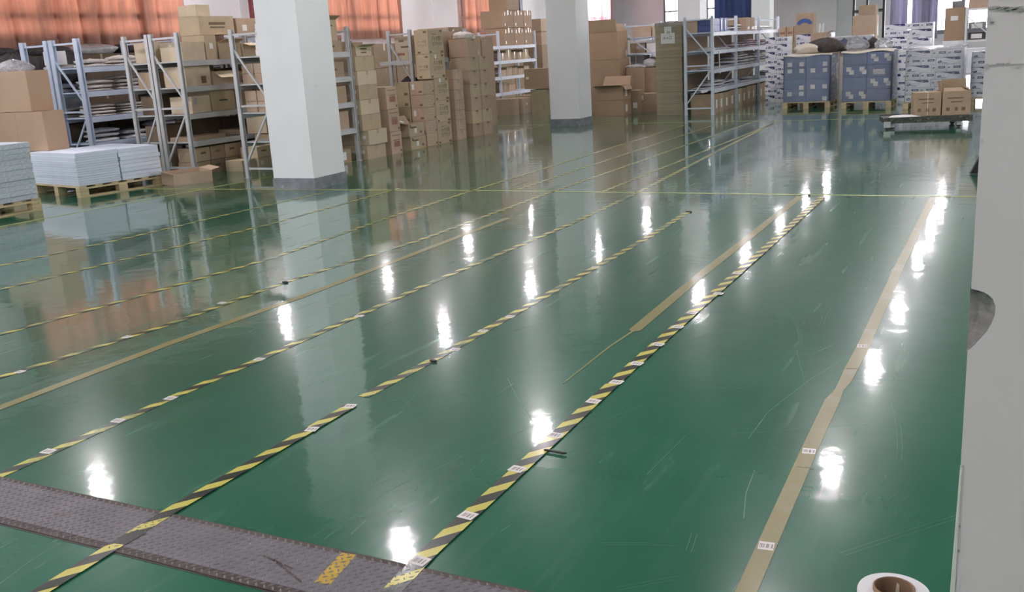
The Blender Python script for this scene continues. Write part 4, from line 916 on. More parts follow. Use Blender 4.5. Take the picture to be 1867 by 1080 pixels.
# boxes at the foot of that rack, right end
p = onY(955, 158, 23.2)
a_ = onY(957, 158, 20.6); b_ = onY(1001, 158, 20.6)
span(a_.x, b_.x, 20.6, 21.1, .62, 1.02+.05, 'large brown box jutting out in front of the rack beside the second column', m_=BIGCARD, decals=[('-y', .12, .55, .07, .05, PAPER, 'label')])
o = carton((a_.x+b_.x)/2+.02, 20.85, .0, .42, .42, .60, 'worn brown box standing under the jutting box beside the second column', m_=CARD[4])
for i, (x, y, h) in enumerate(((-10.9, 21.3, .38), (-10.85, 21.85, .36), (-10.8, 22.4, .40), (-10.75, 22.9, .36))):
    carton(x, y, 0, .45, .46, h, names5[i]+' brown box on the floor in front of the rack between the columns', group='floor boxes between the columns', m_=CARD[1+(i % 2)], decals=[('+x', .5, .6, .08, .05, PAPER, 'label')] if i % 2 else [])
p = onZ(990, 205); o = MB().prism([(-.16, -.1), (.18, -.12), (.2, .1), (-.12, .13)], None, .006).build('paper_sheet', PAPERC, None, (p.x, p.y, .002), .2); tag(o, 'cream paper lying on the floor beside the second column', 'paper')
p = onZ(976, 200); lump(p.x-.2, p.y+.1, 0, .4, .3, .12, CLOTH, 'heap of torn paper on the floor beside the second column', 'paper heap', 'paper_heap', seed=9)
for i, (x0, x1, z0, z1) in enumerate(((-12.2, -11.6, 1.63, 1.95), (-12.2, -11.6, 1.96, 2.3))):
    span(x0, x1, 25.0, 26.2, z0, z1, ['lower', 'upper'][i]+' brown box on the stack left of the second column', group='stack left of the second column', m_=CARD[2], decals=[('-y', .4, .5, .04, .1, GLINT, 'painted_tape_glint')])
for i in range(3):
    span(-12.2, -11.6, 25.0, 26.2, i*.54+.001, (i+1)*.54-.003, ['bottom', 'second', 'third'][i]+' large brown box of the stack left of the second column', group='stack left of the second column', m_=CARD[1])

# ---------------------------------------------------------------- big cartons right of the second column
def facebox(px0, px1, pyt, pyb, Y, dep, label, **k):
    """box whose near face stands at distance Y and spans these pixels of the photograph"""
    a = onY(px0, pyb, Y); b = onY(px1, pyt, Y); c_ = onY(px0, pyt, Y); d_ = onY(px1, pyb, Y)
    z0 = k.pop('z0', None); z0 = max(0, (a.z+d_.z)/2) if z0 is None else z0
    z1 = k.pop('z1', None); z1 = (b.z+c_.z)/2 if z1 is None else z1
    return span(a.x, b.x, Y, Y+dep, z0+.001, z1, label, **k)
G8 = 'big cartons right of the second column'
zA = onY(1150, 107, 21.3).z
a_ = onY(1071, 110, 21.3).x; b_ = onY(1130, 110, 21.3).x-.0
zB = onY(1126, 57, 21.3).z
span(a_-.1, b_-.04, 21.3, 21.95, zA+.003, zB, 'upper very large plain carton right of the second column', group=G8, m_=BIGCARD, opened={'-y': (.27, 84), '+x': (.2, 120), '-x': (.3, 80)}, decals=[('+x', .85, .2, .1, .12, CLOTHP, 'label'), ('+x', .3, .3, .02, .12, GLINT, 'painted_tape_glint')])
span(a_-.1, b_, 21.3, 21.95, .001, zA, 'lower very large plain carton right of the second column', group=G8, m_=BIGCARD)
G9 = 'cartons on the floor right of the second column'
c1, c2 = onY(1085, 212, 20.1), onY(1137, 212, 20.1)
span(c1.x, c2.x, 20.1, 20.6, 0.001, .33, 'lower carton with a white label in front of the very large cartons', group=G9, m_=BIGCARD, decals=[('+x', .4, .45, .12, .15, PAPER, 'label')])
span(c1.x, c2.x, 20.1, 20.6, .334, .63, 'open carton with flaps spread in front of the very large cartons', group=G9, m_=BIGCARD, opened={'-y': (.17, 8), '+y': (.22, 60), '+x': (.1, -60)}, decals=[('+x', .4, .5, .12, .15, PAPER, 'label')])
facebox(1149, 1164, 165, 208, 20.7, .4, 'narrow carton with a white label standing left of the sign stack', group=G9, m_=CARD[1], decals=[('-y', .6, .35, .1, .12, PAPER, 'label')])
facebox(1165, 1197, 171, 206, 20.9, .5, 'torn dark carton on the floor left of the sign stack', group=G9, m_=CARD[1], decals=[('-y', .15, .8, .1, .1, PAPER, 'label')])
facebox(1143, 1175, 124, 170, 21.45, .42, 'large carton above the torn one', group=G9, m_=BIGCARD, z0=.36, decals=[('-y', .3, .6, .02, .3, TAPE, 'tape_strip')])
facebox(1176, 1196, 124, 170, 21.5, .42, 'darker large carton beside the sign stack', group=G9, m_=CARD[1], z0=.36)
span(-7.9, -7.3, 21.45, 21.92, .001, .355, 'wide carton on the floor behind the torn one', group=G9, m_=CARDSHADE)
p = onY(1145, 122, 21.5); lump(p.x+.1, 21.8, .95, .5, .35, .09, CLOTHP, 'white plastic bags lying on the cartons beside the very large ones', 'plastic bag', 'plastic_bag', seed=21)
p = onY(1186, 117, 21.9); lump(p.x, 21.85, .96, .30, .26, .2, CLOTHP, 'white knotted plastic bag on the cartons beside the sign stack', 'plastic bag', 'plastic_bag', seed=22)
# tall stack of flat cardboard with the paper signs
a_ = onY(1197, 209, 20.0); b_ = onY(1246, 209, 20.0); zt_ = onY(1220, 41, 20.0).z
fs = empty('flat_cardboard_stack', ((a_.x+b_.x)/2, 20.3, 0), 0, 'tall wrapped stack of flat cardboard with paper signs, left of the pale blue shelving', 'cardboard stack')
SX = b_.x-a_.x-.02; nL = 8
for i in range(nL):
    z0, z1 = zt_*i/nL, zt_*(i+1)/nL; r_ = random.Random(i)
    q = r_.uniform(-.006, .006)
    MB().box(-SX/2+q, SX/2+q, -.3, .3, z0+.001, z1-.002).build('cardboard_layer', LAYERCARD, fs)
S_ = (SX+.012, .612, zt_)
def pxuv(x, y): pt = onY(x, y, 20.0); return (pt.x-a_.x)/SX, pt.z/zt_
u, v = pxuv(1217, 70); patch(fs, S_, '-y', u, v, .30, .21, PAPER, 'paper_sign')
u, v2 = pxuv(1217, 56); patch(fs, S_, '-y', u, v2, .15, .16, PAPER, 'paper_sign', .003)
u, v3 = pxuv(1218, 60.5); text_part(fs, (SX+.018, .62, zt_), '-y', u, v3, 'M', .11, INK, 'sign_lettering', .7)
u, v4 = pxuv(1216.5, 69.5); text_part(fs, (SX+.018, .62, zt_), '-y', u, v4, 'A→ロ', .08, INK, 'sign_lettering', .9)
MB().box(-SX/2-.008, SX/2+.008, -.308, .308, zt_-.09, zt_+.006).build('wrap_cap', WRAP, fs)
# stuff on the grey shelving behind
G10 = 'goods on the shelving behind the sign stack'
span(-8.0, -7.55, 22.3, 22.9, 1.635, 1.90, 'tan box on top of the shelving behind the sign stack', group=G10, m_=CARD[2])
span(-7.52, -7.28, 22.3, 22.7, 1.635, 1.84, 'smaller tan box at the right of that shelving top', group=G10, m_=CARD[0])
span(-7.60, -7.28, 22.1, 22.5, 1.275, 1.55, 'white box on the shelving behind the sign stack', group=G10, m_=PAPER, name='white_box')
for i in range(2):
    cr = span(-8.0, -7.66, 22.1, 22.5, .895+i*.165, .895+i*.165+.16, ['lower', 'upper'][i]+' grey crate tied with a white cord behind the very large cartons', group='grey crates', m_=GREYP, name='crate', cat='crate', decals=[('-y', .4, .5, .012, .158, PAPER, 'cord')])
span(-8.0, -7.64, 22.1, 22.5, 1.275, 1.5, 'plastic-wrapped brown box above the grey crates', group=G10, m_=CARD[1], decals=[('-y', .7, .6, .2, .08, CLOTHP, 'plastic')])
span(-7.62, -7.28, 22.4, 22.8, .895, 1.17, 'brown box behind the knotted plastic bag', group=G10, m_=CARD[1])

# ---------------------------------------------------------------- pale blue shelving (right)
Xf = -5.40; RN = 'the pale blue shelving'
bundles(Xf, .52, 22.0, 25.9, 1.27, 3, RN, [PINKB, CLOTHP], .045, 31, 'plastic bundle', .5)
bundles(Xf, .52, 21.85, 25.9, .89, 4, RN, [CLOTHP, CLOTH], .06, 32, 'plastic bundle', .55)
bundles(Xf, .52, 20.0, 25.9, .50, 2, RN, [CLOTHP], .05, 33, 'plastic bundle', .6)
bundles(Xf, .52, 20.0, 21.6, .89, 1, RN+' near bay', [CLOTHP], .04, 35, 'plastic bundle', .5)
bundles(Xf, .52, 20.0, 21.6, 1.27, 1, RN+' near bay', [CLOTHP], .06, 34, 'plastic bundle', .4)
bundles(Xf, .52, 21.0, 22.6, 1.63, 2, RN, [PAPER, CLOTHP], .05, 36, 'paper bundle', .5)
bundles(Xf, .52, 23.9, 25.9, 1.63, 2, RN+' far bay', [PAPER, CLOTHP], .05, 37, 'paper bundle', .5)
span(-5.98, -5.75, 19.88, 20.3, 1.634, 1.89, 'tan box at the near left corner of the shelving top', m_=CARD[2])
for i in range(2): span(-5.74, -5.42, 19.88, 20.35, 1.634+i*.13, 1.634+(i+1)*.13-.004, ['lower', 'upper'][i]+' dark blue crate on the shelving top, near end', group='blue crates on the shelving', m_=MAGB, name='crate', cat='crate')
for i, y in enumerate((20.45, 20.75)): span(-5.75, -5.43, y, y+.25, 1.634, 1.634+.27, ['near', 'far'][i]+' blue wrapped package beside the blue crates', group='blue packages on the shelving', m_=BLUEP, name='package', cat='package', decals=[('+x', .3, .5, .05, .2, CLOTHP, 'plastic')])
span(-5.92, -5.62, 21.8, 22.7, 1.75, 1.92, 'long brown box lying on the shelving top behind the paper bundles', m_=CARD[1])
for i in range(2): span(-5.8, -5.45, 22.75+i*.42, 23.13+i*.42, 1.634, 1.92, ['near', 'far'][i]+' tan box standing on the middle bay top of the shelving', group='tan boxes on the shelving top', m_=CARD[2], decals=[('+x', .5, .2, .2, .06, CLOTHP, 'plastic')])
o = MB().bar((0, 0, 1.25), (.012, .02, .80), .02, .012).build('plastic_strap', PAPER, None, (-5.385, 20.15, 0)); tag(o, 'white plastic strip hanging from the near end of the shelving', 'strap')
for i, (y0_, w_) in enumerate(((19.95, .34), (20.32, .36), (20.72, .46), (21.2, .42), (21.8, .45), (22.28, .4), (22.72, .42), (23.2, .42), (23.95, .44), (24.42, .42), (24.86, .42), (25.32, .5))):
    span(-5.93, -5.43, y0_, y0_+w_, .001, .40-.01*(i % 3), '%s carton with a white label under the shelving, counted from near' % (['first', 'second', 'third', 'fourth', 'fifth', 'sixth', 'seventh', 'eighth', 'ninth', 'tenth', 'eleventh', 'twelfth'][i]), group='labelled cartons under the pale blue shelving',
         m_=CARD[[1, 4, 1][i % 3]], decals=[('+x', .45, .48, .12, .17, PAPER, 'label')])
for k_, z in enumerate((1.27, .89, .50)):
    for j, (a, b) in enumerate(((19.9, 21.6), (21.8, 23.7), (23.95, 25.9))):
        o = MB().box(-.004, .004, a, b, 0, .31).build('cardboard_sheet', CARD[1], None, (-6.03, 0, z+.002), 0); tag(o, 'cardboard sheet backing the %s, %s bay of pale blue shelving' % (LVN[z], ['near', 'middle', 'far'][j]), 'cardboard', 'back sheets of the shelving')

# ---------------------------------------------------------------- pallets
def pallet(cx, cy, rz, lx, ly, label, h=.14, m_=WOOD):
    e = empty('wooden_pallet', (cx, cy, 0), rz, label, 'pallet', 'wooden pallets'); t = .02
    for i in range(6):
        y = -ly/2+(ly-.1)*i/5; MB().box(-lx/2, lx/2, y, y+.1, h-t, h).build('board', m_, e)
    for i in range(3):
        x = -lx/2+(lx-.1)*i/2; MB().box(x, x+.1, -ly/2, ly/2, h-2*t, h-t-.0005).build('board', m_, e); MB().box(x, x+.1, -ly/2, ly/2, 0, t*.8).build('board', m_, e)
        for j in range(3):
            y = -ly/2+(ly-.12)*j/2; MB().box(x, x+.1, y, y+.12, t*.8+.0005, h-2*t-.0005).build('block', m_, e)
    return e
def sheet_stack(cx, cy, rz, lx, ly, z0, z1, n, m_, word, groupname, jx=.008, seed=0):
    r_ = random.Random(seed); e = Matrix.Rotation(rz, 2)
    for i in range(n):
        a, b = z0+(z1-z0)*i/n, z0+(z1-z0)*(i+1)/n; dx, dy = r_.uniform(-jx, jx), r_.uniform(-jx, jx)
        o = MB().box(-lx/2, lx/2, -ly/2, ly/2, 0, b-a-.002).build('sheet_bundle', m_, None, (cx+dx, cy+dy, a+.0005), rz+r_.uniform(-.008, .008))
        tag(o, '%s, %s' % (word, 'topmost layer' if i == n-1 else ('bottom layer' if i == 0 else ['', 'second', 'third', 'fourth', 'fifth', 'sixth', 'seventh', 'eighth', 'ninth', 'tenth', 'eleventh', 'twelfth', 'thirteenth'][i]+' layer from below')), 'sheet', groupname)
# left pallet with pale blue sheets (near corner at -10.53, 8.52)
rz = R(-12); c_, s_ = math.cos(rz), math.sin(rz)
def P2(u, v): return (-10.53+u*c_-v*s_, 8.52+u*s_+v*c_)     # u to the left is negative
cx, cy = P2(-.62, .60); pallet(cx, cy, rz, 1.24, 1.2, 'wooden pallet under the pale blue sheets at the left')
zt_ = .56
cx, cy = P2(-.60, .30); sheet_stack(cx, cy, rz, 1.18, .58, .142, zt_, 14, SHEET, 'pale blue sheet bundle, near half of the left pallet', 'pale blue sheets near half', .006, 1)
cx, cy = P2(-.60, .90); sheet_stack(cx, cy, rz, 1.18, .58, .142, zt_-.01, 8, SHEET, 'pale blue sheet bundle, far half of the left pallet', 'pale blue sheets far half', .008, 2)
# far-left pallet with grey-blue sheets
pallet(-10.80, 7.06, R(-3), 1.2, 1.28, 'wooden pallet at the left edge of the picture')
sheet_stack(-10.80, 7.06, R(-3), 1.16, 1.24, .142, .80, 11, SHEETG, 'speckled grey sheet bundle on the left edge pallet', 'grey sheets', .012, 3)
# brown boxes behind it
G11 = 'brown boxes behind the grey sheets'
zq = onY(60, 204, 8.9).z
facebox(36, 76, 204, 262, 8.9, .34, 'lower right brown box behind the grey sheet pallet', group=G11, m_=BIGCARD, z0=zq-.52, z1=zq)
facebox(-30, 26, 204, 262, 8.9, .34, 'lower left brown box behind the grey sheet pallet', group=G11, m_=BIGCARD, z0=zq-.52, z1=zq)
facebox(-45, 46, 132, 204, 8.9, .35, 'wide upper brown box behind the grey sheet pallet', group=G11, m_=BIGCARD, z0=zq+.004)
aa, bb = onY(-30, 262, 8.9).x, onY(76, 262, 8.9).x
if zq-.52 > .02: span(aa, min(bb, -11.85), 8.93, 9.24, 0.001, zq-.524, 'bottom brown box hidden behind the grey sheet pallet', group=G11, m_=CARD[1])
zq2 = onY(30, 131, 8.9).z
lump(onY(20, 131, 9.15).x, 9.2, zq2+.003, .6, .3, .18, CLEARB, 'clear plastic sheet heaped on the wide brown box at the left edge', 'plastic sheet', 'plastic_sheet', seed=50, flat=.2)

# wrapped pallets at the right
def wrap_shell(x0, x1, y0, y1, z0, z1, label, m_=WRAP, rz=0):
    """loose film skin around a load, closed on top"""
    mb = MB(); cx, cy = (x0+x1)/2, (y0+y1)/2; hx, hy = (x1-x0)/2, (y1-y0)/2; n = 12; ring = []
    for i in range(n): ring.append((-hx+2*hx*i/n, -hy, 0, -1))
    for i in range(n): ring.append((hx, -hy+2*hy*i/n, 1, 0))
    for i in range(n): ring.append((hx-2*hx*i/n, hy, 0, 1))
    for i in range(n): ring.append((-hx, hy-2*hy*i/n, -1, 0))
    N = len(ring); K = 14; r_ = random.Random(int(x0*100))
    for j in range(K+1):
        z = z0+(z1-z0)*j/K
        for (x, y, nx_, ny_) in ring: d = .012+r_.uniform(0, .008); mb.v.append((x+nx_*d, y+ny_*d, z))
    for j in range(K):
        for i in range(N): mb.f.append((j*N+i, j*N+(i+1) % N, (j+1)*N+(i+1) % N, (j+1)*N+i))
    o = mb.build('stretch_wrap', m_, None, (cx, cy, 0), rz, smooth=True); return tag(o, label, 'plastic wrap')
def blue_pallet(x0, x1, y0, z1, name, lab, seed):
    d = 1.05; cx = (x0+x1)/2; cy = y0+d/2
    pallet(cx, cy, 0, x1-x0+.03, d+.03, 'wooden pallet under the %s wrapped slate blue cartons' % name, .13)
    n = 4; h = (z1-.132)/n; r_ = random.Random(seed); w = (x1-x0-.012)/2
    for i in range(n):
        for j in range(2):
            for k in range(2):
                dec = []
                if k == 0:
                    if lab == 0: dec = [('-y', .28, .3 if i % 2 else .72, .09, .085, PAPER, 'label'), ('-y', .80, .3 if i % 2 else .72, .09, .085, PAPER, 'label')] if (i+j) % 3 != 1 else [('-y', .8, .25, .09, .085, PAPER, 'label')]
                    else: dec = [('-y', .25, .66, .09, .085, PAPER, 'label'), ('-y', .37, .42, .085, .085, PAPER, 'label'), ('-y', .80, .66, .09, .085, PAPER, 'label'), ('-y', .90, .42, .08, .085, PAPER, 'label')] if (i+j) % 2 == 0 else ([('-y', .5, .4, .22, .1, CLOTHP, 'label')] if i == 2 else [])
                xa = x0+j*(w+.006); ya = y0+k*(d/2)
                span(xa, xa+w, ya, ya+d/2-.006, .133+i*h, .133+(i+1)*h-.004, '%s slate blue carton, %s column, %s, %s wrapped pallet' % (['bottom', 'second', 'third', 'top'][i], ['left', 'right'][j], ['front row', 'back row'][k], name), group='slate blue cartons of the %s pallet' % name, m_=BLUEC, name='blue_carton', cat='carton', decals=dec, jit=0)
    wrap_shell(x0, x1, y0, y0+d, .13, z1+.004, 'clear stretch wrap around the %s slate blue pallet load' % name)
blue_pallet(-4.23, -3.31, 20.85, 1.05, 'left', 0, 1)
blue_pallet(-3.00, -2.10, 20.45, 1.07, 'right', 1, 2)
# cream cover sheet over both loads
def draped(name, x0, x1, y0, y1, z, over, m_, label, cat, amp=.02, seed=0, slope=0):
    mb = MB(); n, k = 20, 10; r_ = random.Random(seed); ph = [r_.uniform(0, 6) for _ in range(4)]; th = .006
    for s_ in (0, 1):
        for j in range(k+1):
            for i in range(n+1):
                x = x0+(x1-x0)*i/n; y = y0+(y1-y0)*j/k
                zz_ = z+amp*(1+math.sin(x*7+ph[0])*math.sin(y*5+ph[1]))+slope*(x-x0)
                if j == 0: zz_ -= over*(1+.4*math.sin(x*9+ph[2]))
                mb.v.append((x, y, zz_+s_*th))
    N = (n+1)*(k+1)
    for s_ in (0, 1):
        for j in range(k):
            for i in range(n): a = s_*N+j*(n+1)+i; q = (a, a+1, a+n+2, a+n+1); mb.f.append(q if s_ else q[::-1])
    for i in range(n): mb.f.append((i, i+1, N+i+1, N+i)) ; a = k*(n+1)+i; mb.f.append((a+1, a, N+a, N+a+1))
    for j in range(k): a = j*(n+1); mb.f.append((a+n+1, a, N+a, N+a+n+1)); a += n; mb.f.append((a, a+n+1, N+a+n+1, N+a))
    o = mb.build(name, m_, None, smooth=True); return tag(o, label, cat)
draped('cover_sheet', -4.25, -3.28, 20.83, 21.9, 1.06, .03, CREAM, 'cream cover sheet lying on the left slate blue pallet load', 'cover', .012, 1)
draped('cover_sheet', -3.04, -2.07, 20.42, 21.5, 1.085, .03, CREAM, 'cream cover sheet lying on the right slate blue pallet load', 'cover', .014, 2)
# white cartons with navy swooshes
def white_carton(x0, x1, y0, y1, z0, z1, long_, label, group):
    o = span(x0, x1, y0, y1, z0, z1, label, group=group, m_=WHITEC, name='white_carton', cat='carton', jit=0)
    S = (x1-x0, y1-y0, z1-z0); w, h = S[0], S[2]
    def oval(u, v, a, b, th=.25):
        pts = [(a*math.cos(t)*math.cos(th)-b*math.sin(t)*math.sin(th), a*math.cos(t)*math.sin(th)+b*math.sin(t)*math.cos(th)) for t in [k*math.pi/7 for k in range(14)]]
        patch(o, S, '-y', u, v, 0, 0, NAVY, 'oval_emblem', .0015, pts); patch(o, S, '-y', u, v, a*1.1, b*.3, WHITEC, 'emblem_line', .002)
    if long_:
        sw = [(-.5*w, .49*h), (-.5*w, .44*h), (-.34*w, .475*h), (-.14*w, .40*h), (.04*w, .24*h), (.2*w, .14*h), (.34*w, .12*h), (.44*w, .16*h), (.39*w, .49*h)]
        patch(o, S, '-y', .5, .5, 0, 0, NAVY, 'swoosh', .0012, sw)
        patch(o, S, '-y', .68, .78, .1*w, .07*h, PALEP if False else WHITEC, 'print', .002)
        oval(.14, .36, .036, .022); patch(o, S, '-y', .32, .2, .09, .008, BLUEP, 'print')
    else:
        oval(.14, .58, .02, .013); patch(o, S, '-y', .68, .62, w*.46, h*.30, NAVY, 'panel'); patch(o, S, '-y', .68, .62, w*.3, h*.06, WHITEC, 'print', .002)
    return o
def white_stack(x0, x1, y0, d, z0, z1, rows, name, deep=1, seed=0):
    h = (z1-z0)/rows; w = x1-x0; L = w*.46; Sw = w*.27-.002
    for i in range(rows):
        pat = [[L, Sw, Sw], [Sw, Sw, L]][(i+seed) % 2]; x = x0
        for j, ww in enumerate(pat):
            for k in range(deep):
                white_carton(x, x+ww-.004, y0+k*d, y0+(k+1)*d-.006, z0+i*h+.001, z0+(i+1)*h-.003, ww == L, '%s white carton in the %s row from below, %s' % (['left', 'middle', 'right'][j]+('' if k == 0 else ' rear'), ['first', 'second', 'third', 'fourth', 'fifth', 'sixth', 'seventh', 'eighth', 'ninth', 'tenth', 'eleventh'][i], name), 'white cartons '+name)
            x += ww
white_stack(-1.80, -.84, 19.95, .5, .133, 1.06, 7, 'pallet behind the trolley', 2)
pallet(-1.32, 20.45, 0, 1.02, 1.06, 'wooden pallet under the wrapped white cartons', .13)
wrap_shell(-1.80, -.83, 19.95, 20.95, .13, 1.075, 'clear stretch wrap around the white cartons behind the trolley')
draped('plastic_cover', -1.86, -.80, 19.93, 21.0, 1.085, .02, CLEARB, 'crumpled clear plastic on top of the wrapped white cartons', 'plastic sheet', .02, 3)
white_stack(-.70, .15, 20.6, .5, .133, .98, 6, 'pallet beside the near column', 1, 1)
pallet(-.28, 20.95, 0, .9, .85, 'wooden pallet at the right beside the near column', .13)
wrap_shell(-.70, .15, 20.6, 21.1, .13, .99, 'clear stretch wrap around the cartons beside the near column')
# higher stacks behind
xx0, xx1 = onY(1613, 60, 24.4).x, onY(1702, 60, 24.4).x
white_stack(xx0, xx1, 24.4, .5, .0, 1.58, 11, 'tall stack before the bright window', 1, 0)
xx0, xx1 = onY(1600, 60, 23.4).x, onY(1655, 60, 23.4).x
white_stack(xx0-.55, xx0+.35, 23.5, .5, .0, 1.28, 9, 'stepped stack left of the tall one', 1, 1)
xx0 = onY(1612, 75, 22.3).x
white_stack(xx0-.05, xx0+.9, 22.3, .45, .0, 1.26, 9, 'middle stack behind blue cartons', 1, 1)
white_stack(-5.05, -4.55, 22.9, .5, .0, 1.45, 9, 'stack beside the pale shelving', 1, 0)
white_stack(-4.55, -3.75, 23.8, .5, .0, 1.48, 10, 'stack behind the dark bags', 1, 1)
# blue and white soft packs
for i in range(2):
    a_ = onY(1511, 70, 23.0); b_ = onY(1588, 70, 23.0)
    o = span(a_.x, b_.x, 23.0, 23.47, 1.0+i*.19+.001, 1.0+(i+1)*.19-.003, ['lower', 'upper'][i]+' wide blue and white pack behind the crumpled plastic', group='blue and white packs', m_=WHITEC, name='blue_white_pack', cat='pack')
    S = (b_.x-a_.x, .47, .187); w, h = S[0], S[2]
    for u in (.25, .72): patch(o, S, '-y', u, .45, 0, 0, BLUEP, 'print', .0015, [(-.2*w, -.35*h), (-.2*w, .25*h), (-.08*w, .1*h), (.05*w, .15*h), (.12*w, .4*h), (.2*w, .1*h), (.18*w, -.35*h)])
span(a_.x, b_.x, 23.02, 23.46, 0, 1.0, 'large carton under the blue and white packs', m_=WHITEC, name='white_carton', cat='carton')
wrap_shell(a_.x, b_.x, 23.0, 23.47, .985, 1.385, 'plastic film over the blue and white packs')
# bags and boxes on top of the slate blue pallets
lump(-3.85, 21.3, 1.10, .42, .35, .20, CREAM, 'cream cloth bag on top of the left slate blue pallet', 'bag', 'cloth_bag', seed=60, rough=.3)
lump(-3.55, 21.75, 1.095, .85, .5, .30, DARKB, 'dark garment bag on top of the left slate blue pallet', 'bag', 'dark_bag', seed=61, flat=.2)
lump(-2.80, 20.85, 1.12, .36, .40, .28, CLEARB, 'crumpled clear plastic bag on the right slate blue pallet, left one', 'plastic bag', 'plastic_bag', seed=62, flat=.3, rough=.4)
lump(-2.32, 20.9, 1.12, .30, .36, .22, CLEARB, 'crumpled clear plastic bag on the right slate blue pallet, right one', 'plastic bag', 'plastic_bag', seed=63, flat=.3, rough=.4)
lump(-2.55, 21.28, 1.12, .26, .26, .24, DARKB, 'dark bag between the crumpled plastic bags', 'bag', 'dark_bag', seed=64)
p0 = onY(1478, 60, 22.3); p1 = onY(1508, 60, 22.3)
tb = span(p0.x, p1.x, 22.3, 22.7, 1.235, 1.49, 'brown box with two white tubes sticking out, behind the dark bag', m_=CARD[2], opened={'+x': (.1, 20)})
span(p0.x-.2, p1.x+.2, 22.25, 22.8, 0, 1.23, 'large carton carrying the box with the white tubes', m_=CARD[1])
for i in (0, 1):
    o = MB().tube((0, 0, 0), (.005, 0, .30), .02, 12).build('white_tube', PAPER, None, (p0.x+.16+i*.07, 22.42, 1.38)); tag(o, ['left', 'right'][i]+' white tube standing in the brown box behind the dark bags', 'tube', 'white tubes')
p0 = onY(1451, 40, 25.6); p1 = onY(1483, 40, 25.6); zc = onY(1467, 24, 25.6).z
o = span(p0.x, p1.x, 25.6, 26.0, 1.3, zc, 'brown box with a blue arc printed on it behind the shelving end', m_=CARD[1]); S = (p1.x-p0.x, .4, zc-1.3)
pts = [(.19*math.cos(a), .15*math.sin(a)-.02) for a in [R(t) for t in range(10, 171, 16)]]+[(.12*math.cos(a), .07*math.sin(a)-.04) for a in [R(t) for t in range(170, 9, -16)]]
patch(o, S, '-y', .5, .62, 0, 0, BLUEP, 'blue_arc', .002, pts)
span(p0.x-.1, p1.x+.1, 25.55, 26.1, 0, 1.297, 'large carton under the box with the blue arc', m_=CARD[1])
for i in range(3):
    p0 = onY(1420+i*14, 50, 26.8); p1 = onY(1433+i*14, 50, 26.8); span(p0.x, p1.x, 26.8, 27.2, 1.3, 1.68, ['left', 'middle', 'right'][i]+' pinkish printed box at the far end of the shelving', group='pinkish boxes', m_=CARD[2], decals=[('-y', .5, .6, .12, .05, REDP, 'print'), ('-y', .5, .35, .1, .04, PINKB, 'print')])
    span(p0.x, p1.x, 26.82, 27.2, 0.001, 1.297, ['left', 'middle', 'right'][i]+' carton supporting the pinkish printed boxes', group='cartons under pinkish boxes', m_=CARD[1])
# tall boxes and dark frame before the far window
p0 = onY(1556, 40, 27.0); p1 = onY(1594, 40, 27.0)
zz0 = onY(1575, 28, 27.0).z; zz1 = onY(1575, 10, 27.0).z
span(p0.x-.02, p1.x+.05, 27.0, 27.6, .001, zz0, 'tall brown carton left of the stepped white stack', group='cartons by the far window', m_=CARD[2], decals=[('+x', .5, .8, .1, .3, CLOTHP, 'plastic')])
span(p0.x+.12, p1.x+.02, 27.0, 27.6, zz0+.003, zz1, 'brown carton on top of the tall brown carton', group='cartons by the far window', m_=CARD[1])
fr = empty('metal_frame_stand', ((p0.x+p1.x)/2, 27.9, 0), 0, 'dark metal stand rising behind the tall brown carton before the far window', 'stand')
wf = (p1.x-p0.x)/2+.12
for sx_ in (-wf, -wf*.1, wf): MB().box(sx_-.03, sx_+.03, -.03, .03, 0, 3.1).build('post', BLACKM, fr)
for z_ in (1.95, 2.42, 3.0): MB().box(-wf+.03, wf-.03, -.02, .02, z_, z_+.05).build('rail', BLACKM, fr)
MB().box(-wf+.03, wf-.03, .02, .5, 1.93, 1.945).build('shelf_board', BLACKM, fr)
# right-hand brown carton and white rack end
p0 = onY(1721, 70, 22.6); p1 = onY(1757, 70, 22.6); zc = onY(1740, 14, 22.6).z; zb_ = onY(1740, 74, 22.6).z
span(p0.x, p1.x, 22.6, 23.1, zb_, zc, 'tall brown carton with a white label beside the white rack', m_=BIGCARD, decals=[('-y', .48, .68, .14, .09, PAPER, 'label')])
span(p0.x-.02, p1.x, 22.6, 23.2, 0, zb_-.003, 'large white carton under the tall brown carton', m_=WHITEC, name='white_carton', cat='carton')
span(p0.x+.12, p1.x-.02, 22.7, 23.1, zc+.003, zc+.13, 'small grey crate on top of the tall brown carton', m_=GREYP, name='crate', cat='crate')
p0 = onY(1760, 70, 22.4); p1 = onY(1800, 70, 22.4)
wr = empty('storage_rack', ((p0.x+p1.x)/2, 22.4, 0), 0, 'white rack end at the right beside the near column, with crates and a carton', 'rack')
w_ = (p1.x-p0.x)/2; zt_ = onY(1775, 17, 22.4).z
for sx_ in (-w_, w_):
    for sy_ in (0, .5): MB().box(sx_-.02, sx_+.02, sy_-.02, sy_+.02, 0, zt_+.05).build('post', WHITEM, wr)
for z_ in (.5, 1.15, zt_): MB().box(-w_+.02, w_-.02, -.012, .012, z_-.02, z_+.02).build('tie_bar', WHITEM, wr); MB().box(-w_+.02, w_-.02, .02, .48, z_-.012, z_+.008).build('shelf_board', WHITEM, wr)
MB().bar((-w_, 0, zt_-.12), (w_, 0, zt_-.48), .022, .022).build('brace', WHITEM, wr)
cxr = (p0.x+p1.x)/2
span(cxr-w_+.03, cxr+w_-.03, 22.46, 22.85, zt_+.012, zt_+.32, 'brown carton on top of the white rack end', m_=CARD[2])
